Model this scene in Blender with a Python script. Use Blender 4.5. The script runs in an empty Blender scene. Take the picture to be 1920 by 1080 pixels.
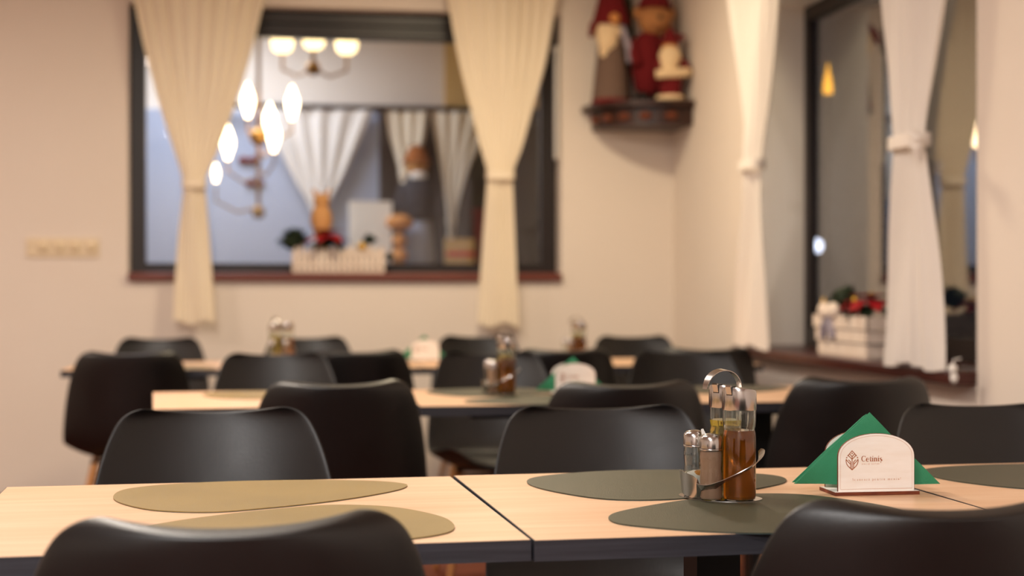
import bpy, bmesh, math, random
from mathutils import Vector, Matrix
random.seed(7)
PI = math.pi
S = bpy.context.scene
C = S.collection

# ---------------------------------------------------------------- camera
cam_d = bpy.data.cameras.new('camera')
cam_d.sensor_width = 36.0
cam_d.lens = 36.0 * 2850 / 1920
cam_d.clip_start = 0.05
cam_d.dof.use_dof = True
cam_d.dof.focus_distance = 2.36
cam_d.dof.aperture_fstop = 2.7
cam = bpy.data.objects.new('camera', cam_d)
C.objects.link(cam)
cam.location = (0, 0, 1.08)
cam.rotation_euler = (PI / 2, 0, -math.radians(9.3))
S.camera = cam

# ---------------------------------------------------------------- world, exposure, lights
w = bpy.data.worlds.new('night')
S.world = w
w.use_nodes = True
w.node_tree.nodes['Background'].inputs[0].default_value = (0.012, 0.014, 0.022, 1)
w.node_tree.nodes['Background'].inputs[1].default_value = 0.35
S.view_settings.view_transform = 'Standard'
S.view_settings.look = 'None'
S.view_settings.gamma = 1.0
S.view_settings.use_curve_mapping = False
S.view_settings.exposure = 0.0


def lamp_or_fill(x, y, size, watt, col, z=2.93):  # disc area light at ceiling height, for room lamps and added fills alike
    d = bpy.data.lights.new('lamp_or_fill_light', 'AREA')
    d.shape = 'DISK'
    d.size = size
    d.energy = watt
    d.color = col
    o = bpy.data.objects.new('lamp_or_fill_light', d)
    o.location = (x, y, z)
    C.objects.link(o)
    return o


lamp_or_fill(-0.8, 4.3, 0.5, 74, (1.0, 0.87, 0.73))
lamp_or_fill(-0.38, 3.2, 0.4, 30, (1.0, 0.93, 0.85))  # neutral fill added to lift the back wall
lamp_or_fill(1.0, 6.5, 0.4, 44, (1.0, 0.83, 0.57))
lamp_or_fill(-2.6, 6.0, 0.5, 42, (1.0, 0.82, 0.69))  # pinkish fill added for the left part of the wall
lamp_or_fill(-0.65, 0.4, 0.6, 52, (1.0, 0.97, 0.94))  # added fill on the camera side, brightens the napkin holder front
lamp_or_fill(-0.8, -1.7, 0.65, 165, (1.0, 0.98, 0.97))  # added fill behind the camera, gives the facing chairs their sheen
lamp_or_fill(-0.4, 10.4, 1.2, 50, (0.80, 0.88, 1.0), 3.08)  # cool fill added to make the far room brighter and bluer


# ---------------------------------------------------------------- materials
def lin(h):
    h = h.lstrip('#')
    out = []
    for i in (0, 2, 4):
        v = int(h[i:i + 2], 16) / 255
        out.append(v / 12.92 if v <= 0.04045 else ((v + 0.055) / 1.055) ** 2.4)
    return (*out, 1.0)


MATS = {}


def mat(name, col, rough=0.6, metal=0.0, bump=0.0, bscale=200.0, col2=None, cscale=(4, 4, 4), spec=0.5,
        trans=0.0, ior=1.45, emit=0.0, emit_col=None, sheen=0.0, coat=0.0, detail=4.0, rvar=0.0):
    if name in MATS:
        return MATS[name]
    m = bpy.data.materials.new(name)
    m.use_nodes = True
    nt = m.node_tree
    b = nt.nodes['Principled BSDF']
    c1 = lin(col)
    b.inputs['Base Color'].default_value = c1
    b.inputs['Roughness'].default_value = rough
    b.inputs['Metallic'].default_value = metal
    b.inputs['Specular IOR Level'].default_value = spec
    b.inputs['Transmission Weight'].default_value = trans
    b.inputs['IOR'].default_value = ior
    b.inputs['Sheen Weight'].default_value = sheen
    b.inputs['Coat Weight'].default_value = coat
    if emit:
        b.inputs['Emission Color'].default_value = lin(emit_col or col)
        b.inputs['Emission Strength'].default_value = emit
    tc = nt.nodes.new('ShaderNodeTexCoord')
    if col2:
        mp = nt.nodes.new('ShaderNodeMapping')
        mp.inputs['Scale'].default_value = cscale
        nt.links.new(tc.outputs['Object'], mp.inputs[0])
        n = nt.nodes.new('ShaderNodeTexNoise')
        n.inputs['Scale'].default_value = 1.0
        n.inputs['Detail'].default_value = detail
        nt.links.new(mp.outputs[0], n.inputs['Vector'])
        r = nt.nodes.new('ShaderNodeValToRGB')
        r.color_ramp.elements[0].position = 0.33
        r.color_ramp.elements[1].position = 0.67
        r.color_ramp.elements[0].color = c1
        r.color_ramp.elements[1].color = lin(col2)
        nt.links.new(n.outputs[0], r.inputs[0])
        nt.links.new(r.outputs[0], b.inputs['Base Color'])
        if rvar:
            mr = nt.nodes.new('ShaderNodeMapRange')
            mr.inputs['To Min'].default_value = rough - rvar
            mr.inputs['To Max'].default_value = rough + rvar
            nt.links.new(n.outputs[0], mr.inputs[0])
            nt.links.new(mr.outputs[0], b.inputs['Roughness'])
    if bump:
        n2 = nt.nodes.new('ShaderNodeTexNoise')
        n2.inputs['Scale'].default_value = bscale
        n2.inputs['Detail'].default_value = 3
        nt.links.new(tc.outputs['Object'], n2.inputs['Vector'])
        bp = nt.nodes.new('ShaderNodeBump')
        bp.inputs['Strength'].default_value = bump
        bp.inputs['Distance'].default_value = 0.002
        nt.links.new(n2.outputs[0], bp.inputs['Height'])
        nt.links.new(bp.outputs[0], b.inputs['Normal'])
    MATS[name] = m
    return m


def cloth_mat(name, col, amount=0.35):
    m = mat(name, col, rough=0.9, bump=0.25, bscale=600, spec=0.15)
    nt = m.node_tree
    out = nt.nodes['Material Output']
    b = nt.nodes['Principled BSDF']
    t = nt.nodes.new('ShaderNodeBsdfTranslucent')
    t.inputs[0].default_value = lin(col)
    mx = nt.nodes.new('ShaderNodeMixShader')
    mx.inputs[0].default_value = amount
    nt.links.new(b.outputs[0], mx.inputs[1])
    nt.links.new(t.outputs[0], mx.inputs[2])
    nt.links.new(mx.outputs[0], out.inputs[0])
    return m


M_wall = mat('cream_plaster', '#ebe0d5', 0.75, bump=0.12, bscale=90, col2='#e8dcd0', cscale=(1.2, 1.2, 1.2), spec=0.3)
M_cream_far = mat('warm_plaster', '#e8cca6', 0.75, bump=0.12, bscale=90, col2='#e5c69e', cscale=(1.2, 1.2, 1.2), spec=0.3)
M_ceil = mat('ceiling_paint', '#efe6da', 0.9)
M_floor = mat('terracotta_floor', '#66290d', 0.62, col2='#55200a', cscale=(3, 0.6, 1), bump=0.05)
M_frame = mat('dark_window_frame', '#2b2322', 0.4, col2='#221b1a', cscale=(6, 6, 1))
M_sill = mat('red_brown_sill', '#7a4033', 0.4, col2='#642f24', cscale=(1.5, 22, 22))
M_sill_r = mat('red_brown_sill_grain', '#4c2018', 0.35, col2='#37130c', cscale=(22, 1.5, 22))
M_glass = mat('window_glass', '#ffffff', 0.0, trans=1.0, ior=1.5)
M_curt = cloth_mat('cream_curtain_cloth', '#fbeed8', 0.12)
M_curt_w = cloth_mat('white_curtain_cloth', '#f6efe8', 0.16)
M_oak = mat('pale_oak_laminate', '#dcb896', 0.40, col2='#d2a680', cscale=(2.2, 34, 34), detail=6, bump=0.03, bscale=400)
M_edge = mat('dark_slate_edge', '#33333a', 0.5, col2='#24242a', cscale=(5, 5, 160), bump=0.1, bscale=300)
M_black_metal = mat('black_powder_metal', '#0c0c0d', 0.45)
M_leather = mat('black_leather', '#060505', 0.42, bump=0.14, bscale=260, col2='#0b0909', cscale=(9, 9, 9), rvar=0.08, spec=0.68)
M_legwood = mat('beech_leg', '#b9824e', 0.45, col2='#a56f3d', cscale=(30, 30, 3))
M_mat_gold = mat('olive_gold_leatherette', '#8c733c', 0.45, bump=0.35, bscale=500, col2='#826b38', cscale=(6, 6, 6))
M_mat_green = mat('dark_green_leatherette', '#3f3e2c', 0.45, bump=0.35, bscale=500, col2='#3a3b2a', cscale=(6, 6, 6))
M_mat_edge = mat('blue_grey_mat_edge', '#51676a', 0.5)
M_steel = mat('brushed_steel', '#bdb9b6', 0.2, metal=1.0, bump=0.02, bscale=80)
M_hole = mat('black_spout', '#0a0807', 0.5)
M_bglass = mat('bottle_glass', '#f4f7f2', 0.0, trans=1.0, ior=1.45)
M_amber = mat('amber_vinegar', '#d07a1e', 0.02, trans=0.86, ior=1.36)
M_olive = mat('olive_oil', '#d9c04a', 0.02, trans=0.85, ior=1.4)
M_salt = mat('salt_grains', '#f3ece6', 0.8, bump=0.6, bscale=900)
M_rice = mat('orange_grains', '#d08a3c', 0.8, bump=0.6, bscale=900)
M_pepper = mat('ground_pepper', '#b08e74', 0.85, bump=0.5, bscale=1200, col2='#a5826a', cscale=(60, 60, 20))
M_paper = mat('white_paper', '#f2efea', 0.8)
M_ply = mat('pale_plywood', '#f3eee7', 0.6, col2='#eee6dc', cscale=(20, 20, 90))
M_burn = mat('laser_burnt_edge', '#5b2412', 0.6, col2='#7a3a1e', cscale=(40, 40, 300))
M_ink = mat('engraved_brown', '#a0551f', 0.7)
M_ink_l = mat('engraved_faint', '#cfa488', 0.7)
M_napkin = mat('green_paper_napkin', '#34875f', 0.85, bump=0.35, bscale=700, col2='#388c65', cscale=(40, 40, 40))
M_switch = mat('cream_switch_plastic', '#e6d3b4', 0.25)
M_switch2 = mat('glossy_switch_dial', '#e6d2b0', 0.12)
M_carved = mat('dark_carved_wood', '#3a1c10', 0.35, col2='#26110a', cscale=(20, 20, 4))
M_carve2 = mat('reddish_carving', '#70351a', 0.35)
M_white_wood = mat('white_washed_wood', '#efe0d2', 0.65, col2='#e2cfbf', cscale=(30, 30, 8))
M_red = mat('red_bract', '#b01420', 0.6, col2='#98101a', cscale=(30, 30, 30))
M_green = mat('dark_fir_green', '#26351c', 0.7, col2='#1a2914', cscale=(40, 40, 40))
M_gold = mat('gold_bauble', '#e8b84a', 0.25, metal=0.6)
M_straw = mat('straw', '#cf9a62', 0.8, bump=0.5, bscale=300)
M_felt_red = mat('red_felt', '#6a0810', 0.9, bump=0.4, bscale=500)
M_felt_grey = mat('grey_brown_felt', '#6d574b', 0.9, bump=0.4, bscale=500)
M_beard = mat('cream_wool', '#ecd1a8', 0.95, bump=0.8, bscale=180)
M_skin = mat('peach_felt', '#d49150', 0.8)
M_fur = mat('tan_plush', '#b57e4e', 0.95, bump=0.7, bscale=220)
M_boot = mat('black_boot', '#120e0c', 0.5)
M_lil = mat('pale_lilac_cloth', '#9c94a0', 0.85)
M_brass = mat('antique_brass', '#a0783c', 0.35, metal=0.9)
M_bulb = mat('lit_bulb', '#ffe6b8', 0.4, emit=11, emit_col='#ffe2b4')
M_shade = mat('lit_glass_shade', '#fff0d0', 0.4, emit=3.2, emit_col='#ffe2a6')
M_blue = mat('blue_grey_paint', '#a9b2c8', 0.7, bump=0.1, bscale=60)
M_ochre = mat('ochre_paint', '#d9b475', 0.75)
M_dark = mat('dark_stained_panel', '#241813', 0.5)


# ---------------------------------------------------------------- mesh helpers
def new_obj(name, me, material=None, parent=None):
    o = bpy.data.objects.new(name, me)
    C.objects.link(o)
    if material and me is not None and not me.materials:
        me.materials.append(material)
    if parent:
        o.parent = parent
    return o


def empty(name, loc=(0, 0, 0), rz=0.0):
    o = bpy.data.objects.new(name, None)
    o.empty_display_size = 0.1
    C.objects.link(o)
    o.location = loc
    o.rotation_euler = (0, 0, rz)
    return o


def tag(o, label, cat, group=None):
    o['label'] = label
    o['category'] = cat
    if group:
        o['group'] = group
    return o


def struct(o, label=None):
    o['kind'] = 'structure'
    if label:
        o['label'] = label
    return o


class MB:
    """collects shapes into one mesh"""

    def __init__(self):
        self.v, self.f = [], []

    def add(self, v, f):
        n = len(self.v)
        self.v += [tuple(p) for p in v]
        self.f += [tuple(i + n for i in q) for q in f]
        return self

    def box(self, x0, x1, y0, y1, z0, z1):
        v = [(x0, y0, z0), (x1, y0, z0), (x1, y1, z0), (x0, y1, z0), (x0, y0, z1), (x1, y0, z1), (x1, y1, z1), (x0, y1, z1)]
        return self.add(v, [(0, 3, 2, 1), (4, 5, 6, 7), (0, 1, 5, 4), (1, 2, 6, 5), (2, 3, 7, 6), (3, 0, 4, 7)])

    def lathe(self, prof, n=24, c=(0, 0, 0), sx=1.0, sy=1.0):
        v, f = [], []
        for r, z in prof:
            for k in range(n):
                a = 2 * PI * k / n
                v.append((c[0] + r * sx * math.cos(a), c[1] + r * sy * math.sin(a), c[2] + z))
        for i in range(len(prof) - 1):
            for k in range(n):
                k2 = (k + 1) % n
                f.append((i * n + k, i * n + k2, (i + 1) * n + k2, (i + 1) * n + k))
        f.append(tuple(range(n - 1, -1, -1)))
        f.append(tuple((len(prof) - 1) * n + k for k in range(n)))
        return self.add(v, f)

    def ball(self, c, r, n=16, m=10, s=(1, 1, 1)):
        prof = [(max(1e-4, math.sin(PI * i / m)) * r, -math.cos(PI * i / m) * r * s[2]) for i in range(m + 1)]
        return self.lathe(prof, n, c, s[0], s[1])

    def tube(self, pts, rad, n=8):
        pts = [Vector(p) for p in pts]
        rs = rad if isinstance(rad, (list, tuple)) else [rad] * len(pts)
        v, f = [], []
        up = None
        for i, p in enumerate(pts):
            t = (pts[min(i + 1, len(pts) - 1)] - pts[max(i - 1, 0)]).normalized()
            if up is None:
                up = Vector((0, 0, 1)) if abs(t.z) < 0.9 else Vector((1, 0, 0))
            a = (up - t * up.dot(t)).normalized()
            up = a
            b = t.cross(a)
            for k in range(n):
                q = 2 * PI * k / n
                v.append(p + (a * math.cos(q) + b * math.sin(q)) * rs[i])
        for i in range(len(pts) - 1):
            for k in range(n):
                k2 = (k + 1) % n
                f.append((i * n + k, i * n + k2, (i + 1) * n + k2, (i + 1) * n + k))
        f.append(tuple(range(n - 1, -1, -1)))
        f.append(tuple((len(pts) - 1) * n + k for k in range(n)))
        return self.add(v, f)

    def prism(self, poly, z0, z1, axis='z'):
        n = len(poly)

        def P(p, h):
            return (p[0], p[1], h) if axis == 'z' else (p[0], h, p[1])
        v = [P(p, z0) for p in poly] + [P(p, z1) for p in poly]
        f = [tuple(range(n - 1, -1, -1)), tuple(range(n, 2 * n))] + [(i, (i + 1) % n, (i + 1) % n + n, i + n) for i in range(n)]
        return self.add(v, f)

    def ribbon(self, pts, up_vecs, widths, th):
        """flat strip of given width (along up_vecs) and thickness"""
        n = len(pts)
        v, f = [], []
        for i in range(n):
            p = Vector(pts[i])
            t = (Vector(pts[min(i + 1, n - 1)]) - Vector(pts[max(i - 1, 0)])).normalized()
            u = Vector(up_vecs[i])
            u = (u - t * u.dot(t)).normalized()
            s = t.cross(u)
            for a, b in ((-1, -1), (1, -1), (1, 1), (-1, 1)):
                v.append(p + u * (a * widths[i] / 2) + s * (b * th / 2))
        for i in range(n - 1):
            for k in range(4):
                k2 = (k + 1) % 4
                f.append((i * 4 + k, i * 4 + k2, (i + 1) * 4 + k2, (i + 1) * 4 + k))
        f.append((3, 2, 1, 0))
        f.append(tuple((n - 1) * 4 + k for k in range(4)))
        return self.add(v, f)

    def mesh(self, name, smooth=False, angle=None):
        me = bpy.data.meshes.new(name)
        me.from_pydata(self.v, [], self.f)
        bm = bmesh.new()
        bm.from_mesh(me)
        bmesh.ops.recalc_face_normals(bm, faces=bm.faces)
        bm.to_mesh(me)
        bm.free()
        if smooth:
            for p in me.polygons:
                p.use_smooth = True
            if angle:
                bm = bmesh.new()
                bm.from_mesh(me)
                for e in bm.edges:
                    if len(e.link_faces) == 2 and e.calc_face_angle(0) > angle:
                        e.smooth = False
                bm.to_mesh(me)
                bm.free()
        return me

    def build(self, name, material, parent=None, smooth=False, angle=0.7):
        return new_obj(name, self.mesh(name, smooth, angle), material, parent)


def bevel_mesh(me, width, seg=2):
    bm = bmesh.new()
    bm.from_mesh(me)
    bmesh.ops.bevel(bm, geom=[e for e in bm.edges if len(e.link_faces) == 2 and e.calc_face_angle(0) > 0.5], offset=width,
                    segments=seg, affect='EDGES', profile=0.5)
    bm.to_mesh(me)
    bm.free()
    return me


def subdivided(me, levels):
    """bake a subdivision surface into a mesh"""
    o = bpy.data.objects.new('bake', me)
    C.objects.link(o)
    md = o.modifiers.new('s', 'SUBSURF')
    md.levels = levels
    md.render_levels = levels
    dg = bpy.context.evaluated_depsgraph_get()
    r = bpy.data.meshes.new_from_object(o.evaluated_get(dg))
    r.name = me.name
    bpy.data.objects.remove(o)
    for p in r.polygons:
        p.use_smooth = True
    return r


def children(o):
    return [c for c in bpy.data.objects if c.parent == o]


def copy_tree(o, parent=None):
    kids = children(o)
    c = o.copy()
    C.objects.link(c)
    c.parent = parent
    for k in kids:
        kk = copy_tree(k, c)
        kk.matrix_parent_inverse = k.matrix_parent_inverse.copy()
    return c


def catmull(pts, n, closed=True):
    out = []
    m = len(pts)
    rng = m if closed else m - 1
    for i in range(rng):
        if closed:
            p = [Vector(pts[(i + k - 1) % m]) for k in range(4)]
        else:
            p = [Vector(pts[min(max(i + k - 1, 0), m - 1)]) for k in range(4)]
        for j in range(n):
            t = j / n
            out.append(0.5 * ((2 * p[1]) + (p[2] - p[0]) * t + (2 * p[0] - 5 * p[1] + 4 * p[2] - p[3]) * t * t
                              + (3 * p[1] - p[0] - 3 * p[2] + p[3]) * t ** 3))
    if not closed:
        out.append(Vector(pts[-1]))
    return out


def interp(x, xs, ys):
    if x <= xs[0]:
        return ys[0]
    for i in range(1, len(xs)):
        if x <= xs[i]:
            t = (x - xs[i - 1]) / (xs[i] - xs[i - 1])
            t = t * t * (3 - 2 * t) if False else t
            return ys[i - 1] + (ys[i] - ys[i - 1]) * t
    return ys[-1]


# ---------------------------------------------------------------- the room
XR, YB = 2.28, 8.30           # right wall and back wall
W1 = (-0.708, 1.636, 1.115, 2.60)      # opening in the back wall x0 x1 z0 z1
W2 = (4.61, 6.94, 0.765, 2.42)        # opening in the right wall y0 y1 z0 z1
XL, YF, H = -4.2, -3.5, 3.0

struct(MB().box(XL, XR + 0.33, YF, YB, -0.1, 0).build('floor', M_floor))
struct(MB().box(XL, XR + 0.35, YF, YB + 0.26, H, H + 0.1).build('ceiling', M_ceil))
b = MB()
b.box(XL, W1[0], YB, YB + 0.26, 0, H)
b.box(W1[1], XR + 0.35, YB, YB + 0.26, 0, H)
b.box(W1[0], W1[1], YB, YB + 0.26, 0, W1[2])
b.box(W1[0], W1[1], YB, YB + 0.26, W1[3], H)
struct(b.build('wall_back', M_wall))
b = MB()
b.box(XR, XR + 0.33, YF, W2[0], 0, H)
b.box(XR, XR + 0.33, W2[1], YB, 0, H)
b.box(XR, XR + 0.33, W2[0], W2[1], 0, W2[2])
b.box(XR, XR + 0.33, W2[0], W2[1], W2[3], H)
struct(b.build('wall_right', M_wall))
struct(MB().box(XL - 0.2, XL, YF, YB + 0.26, 0, H).build('wall_left', M_wall))
struct(MB().box(XL - 0.2, XR + 0.33, YF - 0.2, YF, 0, H).build('wall_front', M_wall))

# window in the back wall
win = struct(empty('window_1', (0.464, 8.47, 1.16)), 'dark framed interior window in the back wall between cream curtains')


def rel(o, parent):
    o.parent = parent
    o.matrix_parent_inverse = Matrix.Translation(-Vector(parent.location))
    return o


FY0, FY1 = 8.43, 8.50
rel(MB().box(W1[0], W1[0] + 0.082, FY0, FY1, 1.16, 2.60).build('frame_side', M_frame), win)
rel(MB().box(W1[1] - 0.09, W1[1], FY0, FY1, 1.16, 2.60).build('frame_side', M_frame), win)
rel(MB().box(W1[0] + 0.082, W1[1] - 0.09, FY0, FY1, 1.16, 1.215).build('frame_bottom', M_frame), win)
tb = MB().box(W1[0] + 0.082, W1[1] - 0.09, FY0, FY1, 2.455, 2.53).box(W1[0] + 0.082, W1[1] - 0.09, FY0 - 0.03, FY1, 2.53, 2.60)
tb.box(W1[0] + 0.082, W1[1] - 0.09, FY0 - 0.015, FY0, 2.475, 2.495)
rel(tb.build('frame_top', M_frame), win)
rel(MB().box(W1[0] + 0.082, W1[1] - 0.09, 8.46, 8.466, 1.215, 2.455).build('pane', M_glass), win)
struct(new_obj('trim_1', bevel_mesh(MB().box(W1[0], W1[1], 8.265, FY0, 1.117, 1.162).mesh('trim_1'), 0.006), M_sill),
       'red-brown wooden sill under the back window')

# window in the right wall
win2 = struct(empty('window_2', (2.57, 5.6, 0.81)), 'tall dark framed night window in the right wall')
FX0, FX1 = 2.55, 2.592
zt = W2[3]
rel(MB().box(FX0, FX1, W2[1] - 0.06, W2[1], 0.81, zt).build('frame_side', M_frame), win2)
rel(MB().box(FX0, FX1, W2[0], W2[0] + 0.06, 0.81, zt).build('frame_side', M_frame), win2)
rel(MB().box(FX0, FX1, W2[0] + 0.06, W2[1] - 0.06, 0.81, 0.895).build('frame_bottom', M_frame), win2)
rel(MB().box(FX0, FX1, W2[0] + 0.06, W2[1] - 0.06, zt - 0.07, zt).build('frame_top', M_frame), win2)
rel(MB().box(2.574, 2.579, W2[0] + 0.06, W2[1] - 0.06, 0.895, zt - 0.07).build('pane', M_glass), win2)
rel(MB().box(2.583, 2.588, W2[0] + 0.06, W2[1] - 0.06, 0.895, zt - 0.07).build('pane', M_glass), win2)
struct(new_obj('trim_2', bevel_mesh(MB().box(2.19, 2.549, 4.61, 6.938, 0.765, 0.808).mesh('trim_2'), 0.006), M_sill_r),
       'red-brown wooden sill under the right window')

M_reveal = mat('white_reveal_paint', '#f7f4f1', 0.7, bump=0.08, bscale=90)
b = MB()
b.box(2.281, 2.549, W2[1] - 0.004, W2[1] - 0.0005, 0.809, zt)
b.box(2.281, 2.549, W2[0] + 0.0005, W2[0] + 0.004, 0.809, zt)
b.box(2.281, 2.549, W2[0] + 0.004, W2[1] - 0.004, zt - 0.004, zt - 0.0005)
struct(b.build('trim_5', M_reveal), 'white painted reveal of the right window')

# the room behind the back window
FYB = 11.5
struct(MB().box(-3.0, 2.6, YB + 0.26, FYB + 0.1, -0.1, 0).build('floor_far', M_floor))
struct(MB().box(-3.0, 2.6, YB + 0.26, FYB + 0.1, 3.1, 3.2).build('ceiling_far', M_ceil))
struct(MB().box(-3.0, 2.6, FYB, FYB + 0.1, 0, 3.1).build('wall_far', M_wall))
struct(MB().box(-3.1, -3.0, YB + 0.26, FYB + 0.1, 0, 3.1).build('wall_far_left', M_wall))
struct(MB().box(2.6, 2.7, YB + 0.26, FYB + 0.1, 0, 3.1).build('wall_far_right', M_ochre))
struct(MB().box(-2.99, 0.86, FYB - 0.04, FYB, 0.02, 2.40).build('trim_3', M_blue), 'blue-grey painted panelling on the far wall')
struct(MB().box(1.36, 2.59, FYB - 0.05, FYB, 2.46, 3.09).build('trim_4', M_ochre), 'ochre painted upper wall in the far room')
win3 = struct(empty('window_3', (1.6, FYB - 0.03, 1.2)), 'dark far window behind cream curtains')
for x0, x1 in ((0.86, 0.93), (1.30, 1.35), (2.5, 2.58)):
    rel(MB().box(x0, x1, FYB - 0.09, FYB, 0.9, 2.42).build('frame_side', M_frame), win3)
rel(MB().box(0.93, 2.5, FYB - 0.09, FYB, 2.34, 2.42).build('frame_top', M_frame), win3)
rel(MB().box(0.93, 1.30, FYB - 0.04, FYB - 0.03, 0.9, 2.34).build('pane', M_dark), win3)
rel(MB().box(1.35, 2.5, FYB - 0.04, FYB - 0.03, 0.9, 2.34).build('pane', M_dark), win3)


# ---------------------------------------------------------------- curtains
def curtain(name, axis, plane, rows, ztie, zb, pleats, material, label, group, amp=0.035, seed=0, tie_w=None, bow=False, rod=True):
    """rows: list of (z, lo, hi) spans along the wall, sorted from the top; axis 'x' hangs along a back wall, 'y' along the right wall"""
    rnd = random.Random(seed)
    root = empty(name)
    nz, nu = 64, pleats * 10
    zs = [r[0] for r in rows]
    ztop = zs[0]
    cl = catmull([(r[0], r[1], r[2]) for r in rows], 10, closed=False)
    cl = sorted([(p.x, p.y, p.z) for p in cl], key=lambda q: -q[0])
    ph = [rnd.uniform(-0.6, 0.6) for _ in range(pleats + 1)]
    hw = [rnd.uniform(0.75, 1.25) for _ in range(pleats + 1)]

    def span(z):
        for i in range(1, len(cl)):
            if z >= cl[i][0]:
                t = (cl[i - 1][0] - z) / max(1e-6, cl[i - 1][0] - cl[i][0])
                return (cl[i - 1][1] + (cl[i][1] - cl[i - 1][1]) * t, cl[i - 1][2] + (cl[i][2] - cl[i - 1][2]) * t)
        return cl[-1][1], cl[-1][2]
    wmax = max(abs(r[2] - r[1]) for r in rows)
    V, F = [], []
    for i in range(nz + 1):
        z = ztop + (zb - ztop) * i / nz
        lo, hi = span(z)
        wd = hi - lo
        a = min(amp, 0.17 * abs(wd) / pleats + 0.002)
        for j in range(nu + 1):
            u = j / nu
            k = int(u * pleats)
            s = u * pleats * 2 * PI
            y = a * hw[min(k, pleats)] * math.sin(s + ph[min(k, pleats)] * 0.35 + 0.5 * math.sin(z * 2.3 + k)) \
                + 0.012 * math.sin(u * 7 + z * 5 + seed)
            # the bunch is deeper in the middle where it is gathered
            gather = math.exp(-((z - ztie) / 0.22) ** 2)
            y -= gather * 0.03 * math.sin(PI * u)
            x = lo + wd * (u + 0.25 / pleats * 0.3 * math.sin(2 * s))
            zz = z + (0.012 * math.sin(u * 9 + seed) if i == nz else 0)
            V.append((x, plane + y, zz) if axis == 'x' else (plane + y, x, zz))
    for i in range(nz):
        for j in range(nu):
            q = i * (nu + 1) + j
            F.append((q, q + 1, q + nu + 2, q + nu + 1))
    me = bpy.data.meshes.new('cloth')
    me.from_pydata(V, [], F)
    for p in me.polygons:
        p.use_smooth = True
    new_obj('cloth', me, material, root)
    lo, hi = span(ztie)
    c0, hw0 = (lo + hi) / 2, abs(hi - lo) / 2 + 0.006
    dep = amp * 1.1 + 0.012
    bm_ = MB()
    n = 28
    ring = []
    for k in range(n):
        a = 2 * PI * k / n
        ca, sa = math.cos(a), math.sin(a)
        ring.append((c0 + hw0 * math.copysign(abs(ca) ** 0.7, ca), plane - 0.015 + dep * math.copysign(abs(sa) ** 0.8, sa)))
    for (r0, r1, z0, z1) in ((1.0, 1.02, ztie - 0.022, ztie + 0.022),):
        vv = []
        for zq in (z0, (z0 + z1) / 2, z1):
            sc = r1 if zq == (z0 + z1) / 2 else r0
            for p in ring:
                x, y = c0 + (p[0] - c0) * sc, plane + (p[1] - plane) * sc
                vv.append((x, y, zq) if axis == 'x' else (y, x, zq))
        ff = []
        for i in range(2):
            for k in range(n):
                ff.append((i * n + k, i * n + (k + 1) % n, (i + 1) * n + (k + 1) % n, (i + 1) * n + k))
        bm_.add(vv, ff)
    t = bm_.build('tie_band', material, root, smooth=True)
    if bow:
        s = MB()
        e = lo if axis == 'y' else hi
        sg = -1
        for dz in (0.0, -0.03):
            s.tube([(plane - 0.05, e + 0.01, ztie), (plane - 0.07, e + sg * 0.03, ztie + 0.012 + dz), (plane - 0.06, e + sg * 0.055, ztie - 0.01 + dz),
                    (plane - 0.055, e + sg * 0.05, ztie - 0.05 + dz)], [0.012, 0.018, 0.02, 0.008], 8)
        s.build('bow', material, t, smooth=True)
    tag(root, label, 'curtain', group)
    return root


curtain('curtain', 'x', 8.17, [(2.78, -0.72, 0.07), (2.60, -0.671, 0.005), (2.32, -0.61, -0.062), (2.035, -0.535, -0.149), (1.80, -0.462, -0.236), (1.68, -0.425, -0.29),
                              (1.628, -0.415, -0.301), (1.56, -0.418, -0.296), (1.30, -0.445, -0.275), (0.90, -0.466, -0.250)], 1.628, 0.90, 9, M_curt,
        'cream curtain tied back in front of the left side of the back window', 'tied curtains at the windows', seed=1, amp=0.028)
curtain('curtain', 'x', 8.17, [(2.80, 0.955, 1.63), (2.65, 0.985, 1.588), (2.32, 1.045, 1.530), (2.067, 1.105, 1.458), (1.85, 1.160, 1.395), (1.74, 1.192, 1.352),
                              (1.690, 1.200, 1.342), (1.62, 1.196, 1.342), (1.30, 1.175, 1.358), (0.88, 1.149, 1.378)], 1.690, 0.88, 9, M_curt,
        'cream curtain tied back in front of the right side of the back window', 'tied curtains at the windows', seed=2, amp=0.028)
curtain('curtain', 'y', 2.175, [(2.62, 4.56, 5.20), (2.30, 4.60, 5.165), (2.06, 4.63, 5.135), (1.80, 4.69, 5.05), (1.64, 4.735, 5.0), (1.575, 4.745, 4.985),
                              (1.50, 4.73, 4.995), (1.20, 4.675, 5.06), (0.82, 4.645, 5.125)], 1.575, 0.815, 7, M_curt_w,
        'white curtain tied with a bow in front of the right window', 'tied curtains at the windows', seed=3, amp=0.03, bow=True)
curtain('curtain', 'y', 2.175, [(2.70, 6.10, 6.95), (2.35, 6.22, 6.87), (2.00, 6.34, 6.77), (1.75, 6.42, 6.68), (1.63, 6.445, 6.65),
                              (1.55, 6.44, 6.66), (1.2, 6.41, 6.75), (0.815, 6.40, 6.86)], 1.63, 0.815, 8, M_curt_w,
        'cream curtain tied back beside the room corner at the right window', 'tied curtains at the windows', seed=4, amp=0.03)
curtain('curtain', 'x', 11.33, [(2.40, -0.02, 0.80), (2.2, 0.07, 0.72), (1.9, 0.22, 0.59), (1.62, 0.36, 0.45), (1.3, 0.34, 0.47)], 1.60, 1.2, 5, M_curt_w,
        'white gathered curtain on the blue-grey wall seen through the back window', 'curtains in the far room', seed=5, amp=0.02)
curtain('curtain', 'x', 11.33, [(2.40, 0.90, 1.22), (2.2, 0.93, 1.19), (1.95, 1.0, 1.12), (1.7, 1.02, 1.10)], 1.93, 1.65, 3, M_curt,
        'short narrow cream curtain behind the doll seen through the back window', 'curtains in the far room', seed=6, amp=0.02)
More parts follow.
